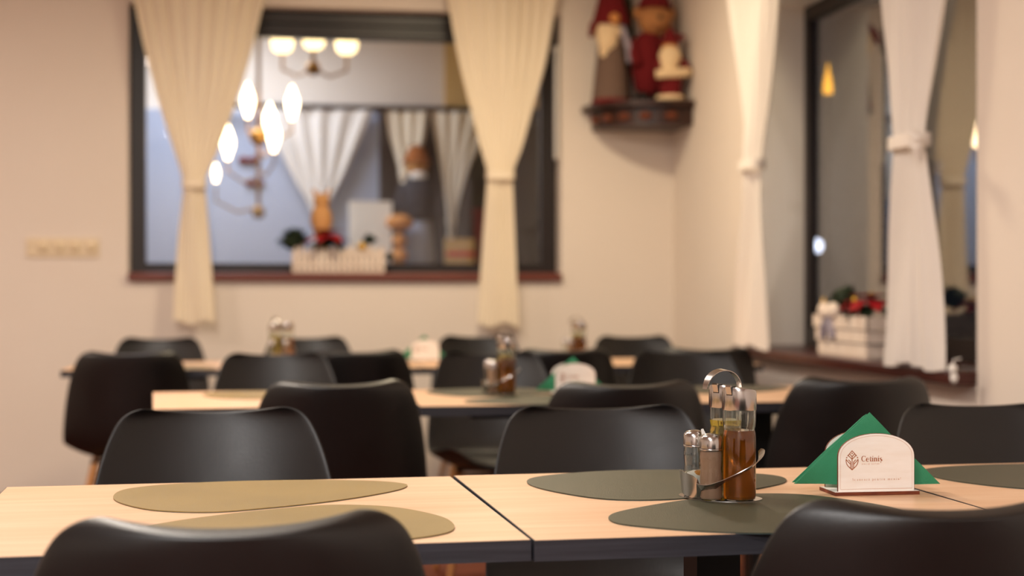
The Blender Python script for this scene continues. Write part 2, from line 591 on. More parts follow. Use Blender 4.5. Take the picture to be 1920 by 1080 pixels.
curtain('curtain', 'x', 11.31, [(2.40, 1.24, 1.72), (2.2, 1.27, 1.63), (1.9, 1.32, 1.50), (1.56, 1.36, 1.42), (1.3, 1.36, 1.43)], 1.58, 1.3, 4, M_curt,
        'cream curtain tapering left of the red box seen through the back window', 'curtains in the far room', seed=8, amp=0.02)
r_ = MB().tube([(-0.3, 11.33, 2.42), (2.5, 11.33, 2.42)], 0.02, 10)
ro = empty('curtain_rod')
r_.build('rod', M_dark, ro, smooth=True)
for x in (-0.3, 2.5):
    MB().ball((x, 11.33, 2.42), 0.035).build('finial', M_dark, ro, smooth=True)
for x in (0.83, 2.4):
    MB().box(x - 0.012, x + 0.012, 11.34, 11.5, 2.41, 2.43).build('bracket', M_dark, ro)
tag(ro, 'dark curtain rod across the far wall behind the back window', 'curtain rod')
for (nm, p0, p1, lab) in (('curtain_rod', (-1.0, 8.17, 2.80), (1.95, 8.17, 2.80), 'dark rod above the back window carrying cream curtains'),
                          ('curtain_rod', (2.175, 4.3, 2.72), (2.175, 7.2, 2.72), 'dark rod above the right window carrying white curtains')):
    ro = empty(nm)
    MB().tube([p0, p1], 0.014, 10).build('rod', M_dark, ro, smooth=True)
    for q in (p0, p1):
        MB().ball(q, 0.03).build('finial', M_dark, ro, smooth=True)
        if p0[0] != p1[0]:
            MB().box(q[0] - 0.01, q[0] + 0.01, q[1], 8.30, q[2] - 0.01, q[2] + 0.01).build('bracket', M_dark, ro)
        else:
            MB().box(q[0], 2.28, q[1] - 0.01, q[1] + 0.01, q[2] - 0.01, q[2] + 0.01).build('bracket', M_dark, ro)
    tag(ro, lab, 'curtain rod')


# ---------------------------------------------------------------- tables
def table_meshes(sx, sy):
    hx, hy = sx / 2, sy / 2
    top = MB().box(-hx + 0.0015, hx - 0.0015, -hy + 0.0015, hy - 0.0015, 0.7225, 0.75).mesh('tabletop')
    e = MB()
    e.box(-hx, hx, -hy, -hy + 0.0015, 0.722, 0.7495)
    e.box(-hx, hx, hy - 0.0015, hy, 0.722, 0.7495)
    e.box(-hx, -hx + 0.0015, -hy + 0.0015, hy - 0.0015, 0.722, 0.7495)
    e.box(hx - 0.0015, hx, -hy + 0.0015, hy - 0.0015, 0.722, 0.7495)
    return top, e.mesh('edge_band')


col_me = MB().box(-0.035, 0.035, -0.035, 0.035, 0.012, 0.70).mesh('column')
plate_me = MB().box(-0.2, 0.2, -0.2, 0.2, 0.70, 0.7222).mesh('top_plate')
base_me = bevel_mesh(MB().box(-0.25, 0.25, -0.045, 0.045, 0, 0.012).mesh('base_plate'), 0.003, 1)


def table(x, y, rz, tm, label, group):
    r = empty('dining_table', (x, y, 0), rz)
    new_obj('tabletop', tm[0], M_oak, r)
    new_obj('edge_band', tm[1], M_edge, r)
    new_obj('column', col_me, M_black_metal, r)
    new_obj('top_plate', plate_me, M_black_metal, r)
    new_obj('base_plate', base_me, M_black_metal, r)
    return tag(r, label, 'table', group)


TA, TB, TC = table_meshes(0.745, 0.685), table_meshes(0.717, 0.70), table_meshes(0.728, 0.70)
table(-0.0365, 2.293, math.radians(1.9), TA, 'pale oak table with two olive-gold placemats, nearest the camera on the left', 'tables of the near row')
table(0.6985, 2.3165, math.radians(1.6), TB, 'pale oak table under the sharp cruet stand and napkin holder in front', 'tables of the near row')
table(1.4205, 2.326, math.radians(1.0), TB, 'pale oak table cut by the right frame edge beside the front napkin holder', 'tables of the near row')
for x, y, a, lb in ((0.0425, 4.606, 4.0, 'left oak table of the middle row with bare pale corner'), (0.797, 4.57, 0, 'middle-row oak table carrying a cruet stand and napkin holder'),
                    (1.529, 4.57, 0, 'middle-row oak table near the right window sill')):
    table(x, y, math.radians(a), TC, lb, 'tables of the middle row')
for x, lb in ((-0.435, 'leftmost oak table of the back row jutting towards the left wall'), (0.297, 'back-row oak table with a cruet stand at its left'),
              (1.029, 'back-row oak table with an amber bottle showing over a chair'), (1.761, 'back-row oak table reaching the right window sill')):
    table(x, 6.63, 0, TC, lb, 'tables of the back row')

# ---------------------------------------------------------------- placemats
OUT = [(-0.232, .021), (-0.224, .110), (-0.17, .162), (-0.083, .187), (0.006, .192), (0.096, .186), (0.185, .158), (0.228, .122), (0.236, .085),
       (0.212, .032), (0.155, -.032), (0.086, -.088), (0.005, -.134), (-0.075, -.162), (-0.155, -.132), (-0.208, -.058)]
MIR = [(0.0 + x, y) for x, y in [(-0.225, .03), (-0.195, .115), (-0.09, .172), (0.02, .184), (0.11, .160), (0.2, .095), (0.225, .045), (0.208, -.02), (0.15, -.08),
       (0.06, -.145), (-0.04, -.192), (-0.135, -.175), (-0.20, -.075)]]


def mat_meshes(outline):
    poly = [(p.x, p.y) for p in catmull([(x, y, 0) for x, y in outline], 6)]
    return (MB().prism(poly, 0.0009, 0.0021).mesh('top_layer'), MB().prism([(x * 0.997, y * 0.997) for x, y in poly], 0.0, 0.0009).mesh('under_layer'))


MG, MM = mat_meshes(OUT), mat_meshes(MIR)
mg_green = [m.copy() for m in MG]


def placemat(x, y, rz, ms, material, label, z=0.7501):
    r = empty('placemat', (x, y, z), rz)
    new_obj('top_layer', ms[0], material, r)
    new_obj('under_layer', ms[1], M_mat_edge, r)
    return tag(r, label, 'placemat', 'pebble-shaped placemats on the tables')


placemat(0.0, 2.432, 0, MG, M_mat_gold, 'olive-gold pebble placemat at the far side of the front left table')
placemat(0.028, 2.152, PI, MG, M_mat_gold, 'olive-gold pebble placemat half hidden by the front left chair')
placemat(0.664, 2.484, 0, MM, M_mat_green, 'dark green pebble placemat behind the front cruet stand')
placemat(0.709, 2.136, PI, MM, M_mat_green, 'dark green pebble placemat in front of the front cruet stand')
placemat(1.385, 2.455, 0, mg_green, M_mat_green, 'dark green pebble placemat right of the front napkin holder')
for x, y, rz, ms, m, lb in ((0.05, 4.73, 0, MG, M_mat_gold, 'olive-gold placemat on the middle-row left table'),
                            (0.735, 4.75, 0, MM, M_mat_green, 'olive-green placemat behind the middle-row cruet stand'),
                            (0.80, 4.40, PI, MM, M_mat_green, 'olive-green placemat in front of the middle-row napkin holder'),
                            (1.48, 4.73, 0, mg_green, M_mat_green, 'dark green placemat on the middle-row table by the right window')):
    placemat(x, y, rz, ms, m, lb)
placemat(-0.42, 6.44, PI, MG, M_mat_gold, 'olive-gold placemat on the leftmost back-row table')


# ---------------------------------------------------------------- chairs
def chair_shell():
    prof = [(0.232, .418), (0.225, .448), (0.19, .456), (0.10, .438), (0.0, .424), (-0.09, .424), (-0.15, .445), (-0.185, .49), (-0.205, .55), (-0.222, .62), (-0.238, .69),
            (-0.251, .75), (-0.260, .795), (-0.264, .818), (-0.266, .832), (-0.267, .837)]
    hw = [.150, .185, .215, .238, .248, .254, .257, .257, .254, .247, .236, .221, .203, .188, .166, .140]
    n, nu = len(prof), 14
    fr, bk = [], []
    for i, ((y, z), h) in enumerate(zip(prof, hw)):
        a, c = prof[max(i - 1, 0)], prof[min(i + 1, n - 1)]
        t = Vector((0, c[0] - a[0], c[1] - a[1])).normalized()
        nrm = Vector((0, t.z, -t.y))           # sitter's side
        back = min(1.0, max(0.0, (i - 4) / 4))
        for j in range(nu + 1):
            u = -1 + 2 * j / nu
            uu = abs(u)
            side = (1 - back) * 0.055 * uu ** 2.6
            wrap = back * (0.070 if z < 0.7 else 0.070 - 0.030 * (z - 0.7) / 0.137) * uu ** 2.2
            dip = 0.012 * (1 - uu ** 2) * max(0.0, (z - 0.76) / 0.077) if back else 0
            p = Vector((u * h, y + wrap, z + side - dip))
            th = 0.034 * (1 - 0.72 * uu ** 3)
            if i < 3:
                th *= 0.6
            fr.append(p)
            bk.append(p - nrm * th)
    v = fr + bk
    N = len(fr)
    f = []
    for i in range(n - 1):
        for j in range(nu):
            q = i * (nu + 1) + j
            f.append((q, q + 1, q + nu + 2, q + nu + 1))
            f.append((q + N, q + nu + 1 + N, q + nu + 2 + N, q + 1 + N))
    for j in range(nu):
        f.append((j, j + N, j + 1 + N, j + 1))
        q = (n - 1) * (nu + 1) + j
        f.append((q, q + 1, q + 1 + N, q + N))
    for i in range(n - 1):
        q = i * (nu + 1)
        f.append((q, q + nu + 1, q + nu + 1 + N, q + N))
        q += nu
        f.append((q, q + N, q + nu + 1 + N, q + nu + 1))
    b = MB()
    b.add(v, f)
    return subdivided(b.mesh('shell'), 2)


def seat_pad():
    v, f = [], []
    n, m = 14, 10
    for lay in (0, 1):
        for i in range(m + 1):
            for j in range(n + 1):
                u, t = -1 + 2 * j / n, -1 + 2 * i / m
                d = (abs(u) ** 3 + abs(t) ** 3) ** (1 / 3)
                k = max(abs(u), abs(t)) / d if d > 1e-6 else 1
                x, y = u * k * 0.205, 0.045 + t * k * 0.165
                base = 0.436 + 0.045 * abs(x / 0.24) ** 2.4 + 0.3 * (y - 0.03) ** 2 - 0.003
                z = base if lay == 0 else base + 0.004 + 0.026 * max(0, 1 - max(abs(u), abs(t)) ** 4)
                v.append((x, y, z))
    N = (n + 1) * (m + 1)
    for i in range(m):
        for j in range(n):
            q = i * (n + 1) + j
            f.append((q, q + n + 1, q + n + 2, q + 1))
            f.append((q + N, q + 1 + N, q + n + 2 + N, q + n + 1 + N))
    per = [j for j in range(n)] + [i * (n + 1) + n for i in range(m)] + [m * (n + 1) + n - j for j in range(n)] + [(m - i) * (n + 1) for i in range(m)]
    for a, c in zip(per, per[1:] + per[:1]):
        f.append((a, c, c + N, a + N))
    b = MB()
    b.add(v, f)
    return b.mesh('seat_pad', True, 1.2)


shell_me, pad_me = chair_shell(), seat_pad()
leg_me = {}
for sx in (-1, 1):
    for sy in (-1, 1):
        leg_me[sx, sy] = MB().tube([(sx * 0.13, sy * 0.11, 0.40), (sx * 0.17, sy * 0.15, 0.22), (sx * 0.215, sy * 0.20, 0.0)], [0.017, 0.016, 0.010], 10).mesh('leg', True, 0.7)
br_me = MB().tube([(-0.15, -0.13, 0.31), (0.15, 0.13, 0.31)], 0.005, 6).tube([(0.15, -0.13, 0.31), (-0.15, 0.13, 0.31)], 0.005, 6).mesh('wire_brace')
mt_me = MB().box(-0.15, 0.15, -0.13, -0.09, 0.385, 0.398).box(-0.15, 0.15, 0.09, 0.13, 0.385, 0.398).box(-0.02, 0.02, -0.1, 0.1, 0.385, 0.398).mesh('seat_mount')


def make_chair():
    r = empty('shell_chair')
    new_obj('shell', shell_me, M_leather, r)
    new_obj('seat_pad', pad_me, M_leather, r)
    for k in leg_me.values():
        new_obj('leg', k, M_legwood, r)
    new_obj('wire_brace', br_me, M_black_metal, r)
    new_obj('seat_mount', mt_me, M_black_metal, r)
    return r


CH = [  # back-top x, y, turned (0 = back to the camera), extra turn, label
    (-0.03, 1.655, 0, 3, 'black leather shell chair in front of the olive-gold placemats, back to the camera'),
    (0.79, 1.655, 0, 0, 'black leather shell chair at the lower right corner, back to the camera'),
    (-0.10, 3.20, 1, 3, 'black leather shell chair facing the camera behind the olive-gold placemats'),
    (0.695, 3.148, 1, 0, 'black leather shell chair facing the camera left of the front cruet stand'),
    (1.535, 3.10, 1, 0, 'black leather shell chair facing the camera behind the front napkin holder'),
    (0.205, 4.06, 0, 3, 'black shell chair at the middle row, back seen between the two facing front-row chairs'),
    (0.955, 3.90, 0, 0, 'black shell chair back directly left of the front cruet handle'),
    (1.64, 3.98, 0, -2, 'black shell chair back above the green napkins, below the right window'),
    (0.044, 5.90, 1, 2, 'grey-lit shell chair facing the camera behind the left end of the middle row'),
    (0.869, 5.88, 1, 0, 'shell chair facing the camera behind the middle-row cruet stand'),
    (1.62, 5.80, 1, 0, 'shell chair facing the camera behind the middle-row table by the window'),
    (-0.515, 6.085, 0, 4, 'large black shell chair back at the far left, whole back in view'),
    (0.373, 6.085, 0, 0, 'black shell chair back left of the pale back-row napkin holder'),
    (1.218, 6.085, 0, 0, 'black shell chair back behind the middle-row napkin holder'),
    (1.825, 6.085, 0, 0, 'rightmost black shell chair back of the back row, near the room corner'),
    (-0.511, 7.82, 1, 0, 'leftmost shell chair against the back wall under the left curtain'),
    (0.225, 7.84, 1, 0, 'shell chair against the back wall right of the distant cruet stand'),
    (1.10, 7.88, 1, 0, 'shell chair against the back wall under the right cream curtain'),
    (1.895, 7.72, 1, 0, 'shell chair against the back wall below the corner shelf'),
]
proto = make_chair()
for i, (x, y, turned, ex, lb) in enumerate(CH):
    o = proto if i == 0 else copy_tree(proto)
    rz = (PI if turned else 0) + math.radians(ex)
    off = Vector((0, -0.267, 0))
    off.rotate(Matrix.Rotation(rz, 3, 'Z'))
    o.location = (x - off.x, y - off.y, 0)
    o.rotation_euler = (0, 0, rz)
    tag(o, lb, 'chair', 'black leather shell chairs around the tables')


# ---------------------------------------------------------------- cruet sets
def glass_profile(outer, th):
    inner = [(max(0.0005, r - th), z) for r, z in outer]
    inner[0] = (inner[0][0], outer[0][1] + th * 1.6)
    return outer + [(inner[-1][0], outer[-1][1])] + inner[::-1][1:]


OILP = [(0.021, 0.0), (0.0245, 0.002), (0.0255, 0.006), (0.0255, 0.096), (0.0250, 0.103), (0.0238, 0.108), (0.0238, 0.110), (0.0250, 0.115), (0.0256, 0.122), (0.0256, 0.139)]
SHP = [(0.0145, 0.0), (0.0168, 0.002), (0.0172, 0.006), (0.0172, 0.036), (0.0160, 0.047), (0.0160, 0.050), (0.0172, 0.062), (0.0172, 0.070), (0.0160, 0.076), (0.0160, 0.080)]


def shift_prof(prof, d, z0, z1):
    out = []
    for r, z in prof:
        if z0 <= z <= z1:
            out.append((r - d, z))
    rr0 = out[0][0] if out else prof[0][0] - d
    out = [(rr0 * 0.96, z0)] + out
    # close at z1 with interpolated radius
    r1 = interp(z1, [p[1] for p in prof], [p[0] for p in prof]) - d
    return out + [(r1, z1), (0.0008, z1 - 0.0002)]


glass_oil = MB().lathe(glass_profile(OILP, 0.0018), 40).mesh('glass', True, 1.0)
glass_sh = MB().lathe(glass_profile(SHP, 0.0015), 32).mesh('glass', True, 1.0)
liq_amber = MB().lathe(shift_prof(OILP, 0.0012, 0.003, 0.1075), 40).mesh('liquid', True, 0.7)
liq_olive = MB().lathe(shift_prof(OILP, 0.0012, 0.003, 0.119), 40).mesh('liquid', True, 0.7)
fill_salt = MB().lathe([(0.0145, 0.003), (0.0154, 0.01), (0.0156, 0.030), (0.011, 0.036), (0.002, 0.039)], 28).mesh('salt', True, 1.0)
fill_rice = MB().ball((0.004, -0.0075, 0.0345), 0.0068, s=(1.1, 1, 0.8)).mesh('orange_grains', True)
fill_pep = MB().lathe(shift_prof(SHP, 0.0013, 0.003, 0.0755), 32).mesh('pepper', True, 0.7)


def oil_lid():
    n = 40
    rows = [(0.0262, 0.1385, 0), (0.0266, 0.1395, 0), (0.0266, 0.164, 0.5), (0.0262, 0.168, 0.8), (0.0250, 0.1705, 1), (0.020, 0.172, 1), (0.0005, 0.1728, 1)]
    v, f = [], []
    for r, z, k in rows:
        for q in range(n):
            a = 2 * PI * q / n
            x, y = r * math.cos(a), r * math.sin(a)
            v.append((x, y, z - k * 0.004 * (x / 0.0262)))
    for i in range(len(rows) - 1):
        for q in range(n):
            f.append((i * n + q, i * n + (q + 1) % n, (i + 1) * n + (q + 1) % n, (i + 1) * n + q))
    f.append(tuple(range(n - 1, -1, -1)))
    f.append(tuple((len(rows) - 1) * n + q for q in range(n)))
    b = MB()
    b.add(v, f)
    return b.mesh('lid', True, 0.6)


lid_oil = oil_lid()
spout_me = MB().prism([(-0.0268, 0.162), (-0.019, 0.162), (-0.0165, 0.170), (-0.0165, 0.1762), (-0.0268, 0.1752)], -0.0052, 0.0052, 'y').mesh('spout_opening')
spout_lip = MB().prism([(-0.031, 0.1752), (-0.0258, 0.1605), (-0.0250, 0.1605), (-0.0262, 0.1752), (-0.0300, 0.1778)], -0.0046, 0.0046, 'y').mesh('pouring_lip')
lid_sh = MB().lathe([(0.0166, 0.0795), (0.0176, 0.080), (0.0177, 0.083), (0.0177, 0.091), (0.0165, 0.0965), (0.013, 0.1005), (0.007, 0.1022), (0.0005, 0.1026)], 32).mesh('lid', True, 0.9)
ring_sh = MB().lathe([(0.0174, 0.0765), (0.0178, 0.0772), (0.0178, 0.0785), (0.0174, 0.0792)], 32).mesh('collar', True, 0.9)


def make_bottle(kind):
    r = empty('oil_bottle')
    new_obj('glass', glass_oil, M_bglass, r)
    new_obj('liquid', liq_amber if kind == 'amber' else liq_olive, M_amber if kind == 'amber' else M_olive, r)
    l = new_obj('lid', lid_oil, M_steel, r)
    new_obj('spout_opening', spout_me, M_hole, l)
    new_obj('pouring_lip', spout_lip, M_steel, l)
    return r


def make_shaker(kind):
    r = empty('salt_shaker' if kind == 'salt' else 'pepper_shaker')
    new_obj('glass', glass_sh, M_bglass, r)
    if kind == 'salt':
        fs = new_obj('salt', fill_salt, M_salt, r)
        new_obj('orange_grains', fill_rice, M_rice, fs)
    else:
        new_obj('pepper', fill_pep, M_pepper, r)
    new_obj('lid', lid_sh, M_steel, r)
    new_obj('collar', ring_sh, M_steel, r)
    return r


# stand in local coordinates, origin at the middle of its base
def make_stand():
    r = empty('cruet_stand')
    base = [(-0.048, 0.030), (-0.052, -0.004), (-0.034, -0.044), (-0.012, -0.062), (0.020, -0.072), (0.046, -0.066), (0.064, -0.045), (0.062, -0.015), (0.046, 0.022), (0.018, 0.048), (-0.02, 0.048)]
    poly = [(p.x, p.y) for p in catmull([(x, y, 0) for x, y in base], 5)]
    MB().prism(poly, 0.0, 0.0012).build('base_plate', M_steel, r)
    path = [(-0.049, 0.016, 0.027), (-0.053, 0.004, 0.026), (-0.053, -0.014, 0.024), (-0.046, -0.036, 0.021), (-0.030, -0.058, 0.020), (-0.006, -0.072, 0.033),
            (0.016, -0.080, 0.045), (0.038, -0.080, 0.057), (0.053, -0.068, 0.066), (0.061, -0.050, 0.073), (0.062, -0.038, 0.076)]
    wd = [0.022, 0.034, 0.038, 0.036, 0.020, 0.008, 0.0075, 0.009, 0.012, 0.013, 0.006]
    pts = catmull(path, 5, closed=False)
    W = [interp(i / (len(pts) - 1), [k / (len(wd) - 1) for k in range(len(wd))], wd) for i in range(len(pts))]
    ups = []
    for i, p in enumerate(pts):
        o = Vector((p.x - 0.0, p.y + 0.012, 0)).normalized()
        q = i / (len(pts) - 1)
        ups.append(Vector((0, 0, 1.0)) + o * (0.12 if q < 0.35 else 1.1))
    MB().ribbon(pts, ups, W, 0.0011).build('guard_band', M_steel, r, smooth=True)
    hp = [(0.047, 0.016, 0.001), (0.047, 0.016, 0.10), (0.047, 0.016, 0.158)]
    ca, sa = math.cos(math.radians(24)), math.sin(math.radians(24))
    for k in range(1, 15):
        a = math.radians(-8 + k * 13.2)
        l = 0.036 * (math.cos(a) - 1)
        hp.append((0.047 + l * ca, 0.016 + l * sa, 0.168 + 0.031 * math.sin(a)))
    MB().ribbon(hp, [Vector((-sa, ca, 0.12))] * len(hp), [0.006, 0.006, 0.008] + [0.009 + 0.0055 * math.sin(PI * k / 15) for k in range(1, 15)], 0.0012).build('carry_handle', M_steel, r, smooth=True)
    return r


POS = dict(A=(0.025, -0.050), B=(0.021, 0.006), P=(-0.0185, -0.045), Sa=(-0.028, 0.013))
STAND0 = (0.700, 2.308)
proto_set = dict(stand=make_stand(), A=make_bottle('amber'), B=make_bottle('olive'), P=make_shaker('pepper'), Sa=make_shaker('salt'))
SETS = [
    (STAND0[0], STAND0[1], 0, 0.7523, 'on the front table in sharp focus'),
    (0.727, 4.70, -6, 0.7523, 'on the middle-row table'),
    (0.055, 6.76, 86, 0.7502, 'on the back row left of centre'),
    (1.385, 6.75, 0, 0.7502, 'on the back row behind the green-topped napkin holder'),
]
TXT = dict(stand=('steel cruet stand with a looped handle ', 'cruet stand'), A=('tall steel-lidded bottle of amber vinegar ', 'bottle'), B=('tall steel-lidded bottle of yellow oil ', 'bottle'),
           P=('short glass shaker of brown pepper ', 'shaker'), Sa=('short glass shaker of white salt ', 'shaker'))
for i, (x, y, deg, z, where) in enumerate(SETS):
    rz = math.radians(deg)
    for k, o in proto_set.items():
        q = o if i == 0 else copy_tree(o)
        dx, dy = POS.get(k, (0, 0))
        q.location = (x + dx * math.cos(rz) - dy * math.sin(rz), y + dx * math.sin(rz) + dy * math.cos(rz), z + (0.0013 if k != 'stand' else 0))
        q.rotation_euler = (0, 0, rz + (math.radians(38) if k in 'AB' else 0))
        tag(q, TXT[k][0] + where, TXT[k][1], {'stand': 'cruet stands', 'A': 'vinegar bottles', 'B': 'oil bottles', 'P': 'pepper shakers', 'Sa': 'salt shakers'}[k])
ps = MB().ribbon([(0.6785, 2.2965, 0.792), (0.679, 2.294, 0.815), (0.681, 2.292, 0.832), (0.680, 2.293, 0.848), (0.6765, 2.2945, 0.860)], [(1, 0.3, 0)] * 5, [0.004, 0.010, 0.012, 0.009, 0.004], 0.0005)
tag(ps.build('paper_slip', M_paper), 'torn white paper slip stuck between the front salt and pepper shakers', 'paper')


# ---------------------------------------------------------------- lettering made of flat strokes
def stroke(b, pts, wd, y):
    """flat variable-width polyline in the xz plane, facing -y"""
    n = len(pts)
    ws = wd if isinstance(wd, (list, tuple)) else [wd] * n
    L, R = [], []
    for i in range(n):
        a, c = pts[max(i - 1, 0)], pts[min(i + 1, n - 1)]
        t = Vector((c[0] - a[0], c[1] - a[1]))
        t = t.normalized() if t.length > 1e-9 else Vector((1, 0))
        if 0 < i < n - 1:
            t1 = (Vector(pts[i]) - Vector(a)).normalized()
            m = max(0.6, abs(t1.dot(t)))
        else:
            m = 1
        nn = Vector((-t.y, t.x)) * ws[i] / 2 / m
        L.append((pts[i][0] + nn.x, y, pts[i][1] + nn.y))
        R.append((pts[i][0] - nn.x, y, pts[i][1] - nn.y))
    b.add(L + R, [(i, i + 1, n + i + 1, n + i) for i in range(n - 1)])


def dot(b, x, z, r, y, n=10):
    b.add([(x + r * math.cos(2 * PI * k / n), y, z + r * math.sin(2 * PI * k / n)) for k in range(n)], [tuple(range(n))])


def arc(cx, cz, rx, rz, a0, a1, n=14):
    return [(cx + rx * math.cos(math.radians(a0 + (a1 - a0) * i / n)), cz + rz * math.sin(math.radians(a0 + (a1 - a0) * i / n))) for i in range(n + 1)]


def glyph(ch):
    """strokes of a serif letter: list of (points, width); x height 0.62, cap height 1; returns strokes, dots, advance"""
    K, T = 0.18, 0.065           # stem and serif weights
    s, d = [], []

    def serif(x, z, w=0.26):
        s.append(([(x - w / 2, z), (x + w / 2, z)], T))
    if ch == 'C':
        p = arc(0.45, 0.49, 0.36, 0.46, 48, 318, 20)
        s.append((p, [T + (0.17 - T) * max(0, -math.cos(math.radians(48 + 270 * i / 20))) for i in range(21)]))
        s.append(([(0.73, 0.98), (0.73, 0.68)], T))
        return s, d, 0.86
    if ch == 'e':
        p = arc(0.31, 0.30, 0.24, 0.29, 10, 325, 20)
        s.append((p, [T + (K - T) * max(0, -math.cos(math.radians(10 + 315 * i / 20))) for i in range(21)]))
        s.append(([(0.10, 0.34), (0.55, 0.34)], T))
        return s, d, 0.63
    if ch == 'c':
        p = arc(0.31, 0.30, 0.24, 0.29, 50, 320, 18)
        s.append((p, [T + (K - T) * max(0, -math.cos(math.radians(50 + 270 * i / 18))) for i in range(19)]))
        dot(_D, 0, 0, 0, 0) if False else None
        return s, d, 0.60
    if ch == 't':
        s.append(([(0.20, 0.86), (0.20, 0.16), (0.26, 0.05), (0.38, 0.03)], [T, K, K * 0.9, T]))
        s.append(([(0.04, 0.60), (0.40, 0.60)], T))
        return s, d, 0.43
    if ch == 'i':
        s.append(([(0.18, 0.0), (0.18, 0.62)], K))
        serif(0.18, 0.027, 0.30)
        s.append(([(0.05, 0.60), (0.18, 0.60)], T))
        s.append(([(0.14, 0.76), (0.26, 0.93)], [0.05, 0.12]))
        return s, d, 0.37
    if ch in 'nmr':
        s.append(([(0.18, 0.0), (0.18, 0.62)], K))
        serif(0.18, 0.027, 0.28)
        s.append(([(0.05, 0.60), (0.18, 0.60)], T))
        if ch == 'r':
            s.append(([(0.20, 0.40), (0.30, 0.56), (0.42, 0.58)], [T, T * 1.4, 0.12]))
            return s, d, 0.48
        reps = 1 if ch == 'n' else 2
        for k in range(reps):
            x = 0.18 + 0.36 * (k + 1)
            s.append((arc(x - 0.18, 0.40, 0.17, 0.19, 160, 20, 8) + [(x, 0.0)], [T, T, T, T * 1.1, T * 1.3, T * 1.6, K * 0.8, K * 0.9, K, K]))
            serif(x, 0.027, 0.24)
        return s, d, 0.72 + 0.36 * (reps - 1)
    if ch in 'sS':
        h = 0.62 if ch == 's' else 1.0
        p = [(0.44, h * 0.86), (0.34, h * 0.965), (0.20, h * 0.93), (0.13, h * 0.77), (0.19, h * 0.62), (0.33, h * 0.47), (0.42, h * 0.33), (0.40, h * 0.13), (0.27, h * 0.04), (0.12, h * 0.08), (0.07, h * 0.20)]
        s.append((p, [T, T, T * 1.3, K * 0.8, K, K * 1.05, K, K * 0.8, T * 1.2, T, T]))
        return s, d, 0.53
    if ch in ('a', 'ă'):
        s.append(([(0.12, 0.50), (0.22, 0.60), (0.36, 0.57), (0.41, 0.44), (0.41, 0.06), (0.50, 0.03)], [T, T, T * 1.3, K, K, T]))
        s.append((arc(0.25, 0.18, 0.16, 0.16, 60, 320, 12), T * 1.3))
        if ch == 'ă':
            s.append((arc(0.28, 0.88, 0.13, 0.12, 190, 350, 8), T))
        return s, d, 0.55
    if ch == 'z':
        s.append(([(0.08, 0.59), (0.44, 0.59)], T))
        s.append(([(0.42, 0.59), (0.08, 0.03)], K * 0.8))
        s.append(([(0.07, 0.03), (0.46, 0.03)], T))
        return s, d, 0.53
    if ch == 'p':
        s.append(([(0.18, -0.28), (0.18, 0.62)], K))
        serif(0.18, -0.26, 0.3)
        s.append((arc(0.30, 0.30, 0.22, 0.28, 130, -130, 14), [T] * 4 + [K * 0.8] * 7 + [T] * 4))
        s.append(([(0.05, 0.60), (0.18, 0.60)], T))
        return s, d, 0.62
    if ch == 'u':
        s.append(([(0.15, 0.62), (0.15, 0.2), (0.20, 0.06), (0.33, 0.03), (0.46, 0.16)], [K, K, K * 0.9, T, T]))
        s.append(([(0.48, 0.62), (0.48, 0.0)], K))
        s.append(([(0.03, 0.60), (0.15, 0.60)], T))
        s.append(([(0.36, 0.60), (0.48, 0.60)], T))
        s.append(([(0.48, 0.027), (0.60, 0.027)], T))
        return s, d, 0.66
    if ch == '!':
        s.append(([(0.15, 0.98), (0.15, 0.28)], [K, T]))
        d.append((0.15, 0.06, 0.07))
        return s, d, 0.3
    CAP = {'G': [[(0.52, 0.85), (0.3, 1), (0.08, 0.7), (0.08, 0.3), (0.3, 0), (0.55, 0.12), (0.55, 0.45), (0.36, 0.45)]], 'U': [[(0.08, 1), (0.08, 0.2), (0.3, 0), (0.52, 0.2), (0.52, 1)]],
           'T': [[(0.02, 1), (0.56, 1)], [(0.29, 1), (0.29, 0)]], 'R': [[(0.08, 0), (0.08, 1), (0.42, 1), (0.52, 0.78), (0.42, 0.52), (0.08, 0.52)], [(0.3, 0.52), (0.55, 0)]],
           'I': [[(0.1, 0), (0.1, 1)]], 'D': [[(0.08, 0), (0.08, 1), (0.36, 1), (0.54, 0.75), (0.54, 0.25), (0.36, 0), (0.08, 0)]],
           'E': [[(0.5, 1), (0.08, 1), (0.08, 0), (0.5, 0)], [(0.08, 0.5), (0.44, 0.5)]]}
    if ch in CAP:
        for p in CAP[ch]:
            s.append((p, 0.13))
        return s, d, 0.24 if ch == 'I' else 0.68
    return s, d, 0.34


def write(b, text, x0, z0, x1, size, y, caps_s=False):
    glyphs = [glyph(c) for c in text]
    tot = sum(g[2] for g in glyphs)
    track = ((x1 - x0) / size - tot) / max(1, len(text) - 1)
    x = 0
    for s, d, adv in glyphs:
        for pts, wd in s:
            q = [(x0 + (x + p[0]) * size, z0 + p[1] * size) for p in pts]
            ww = [v * size for v in wd] if isinstance(wd, (list, tuple)) else [wd * size] * len(pts)
            stroke(b, q, ww, y)
        for dx, dz, r in d:
            dot(b, x0 + (x + dx) * size, z0 + dz * size, r * size, y)
        x += adv + track


# ---------------------------------------------------------------- napkin holders and napkins
PW, PH, PS = 0.064, 0.098, 0.0615      # half width, height, shoulder height


def arch(hw, h, sh, z0, n=22):
    pts = [(-hw, z0)]
    for i in range(n + 1):
        a = PI - PI * i / n
        ca, sa = math.cos(a), math.sin(a)
        pts.append((hw * math.copysign(abs(ca) ** 0.97, ca), sh + (h - sh) * abs(sa) ** 0.97))
    return pts + [(hw, z0)]


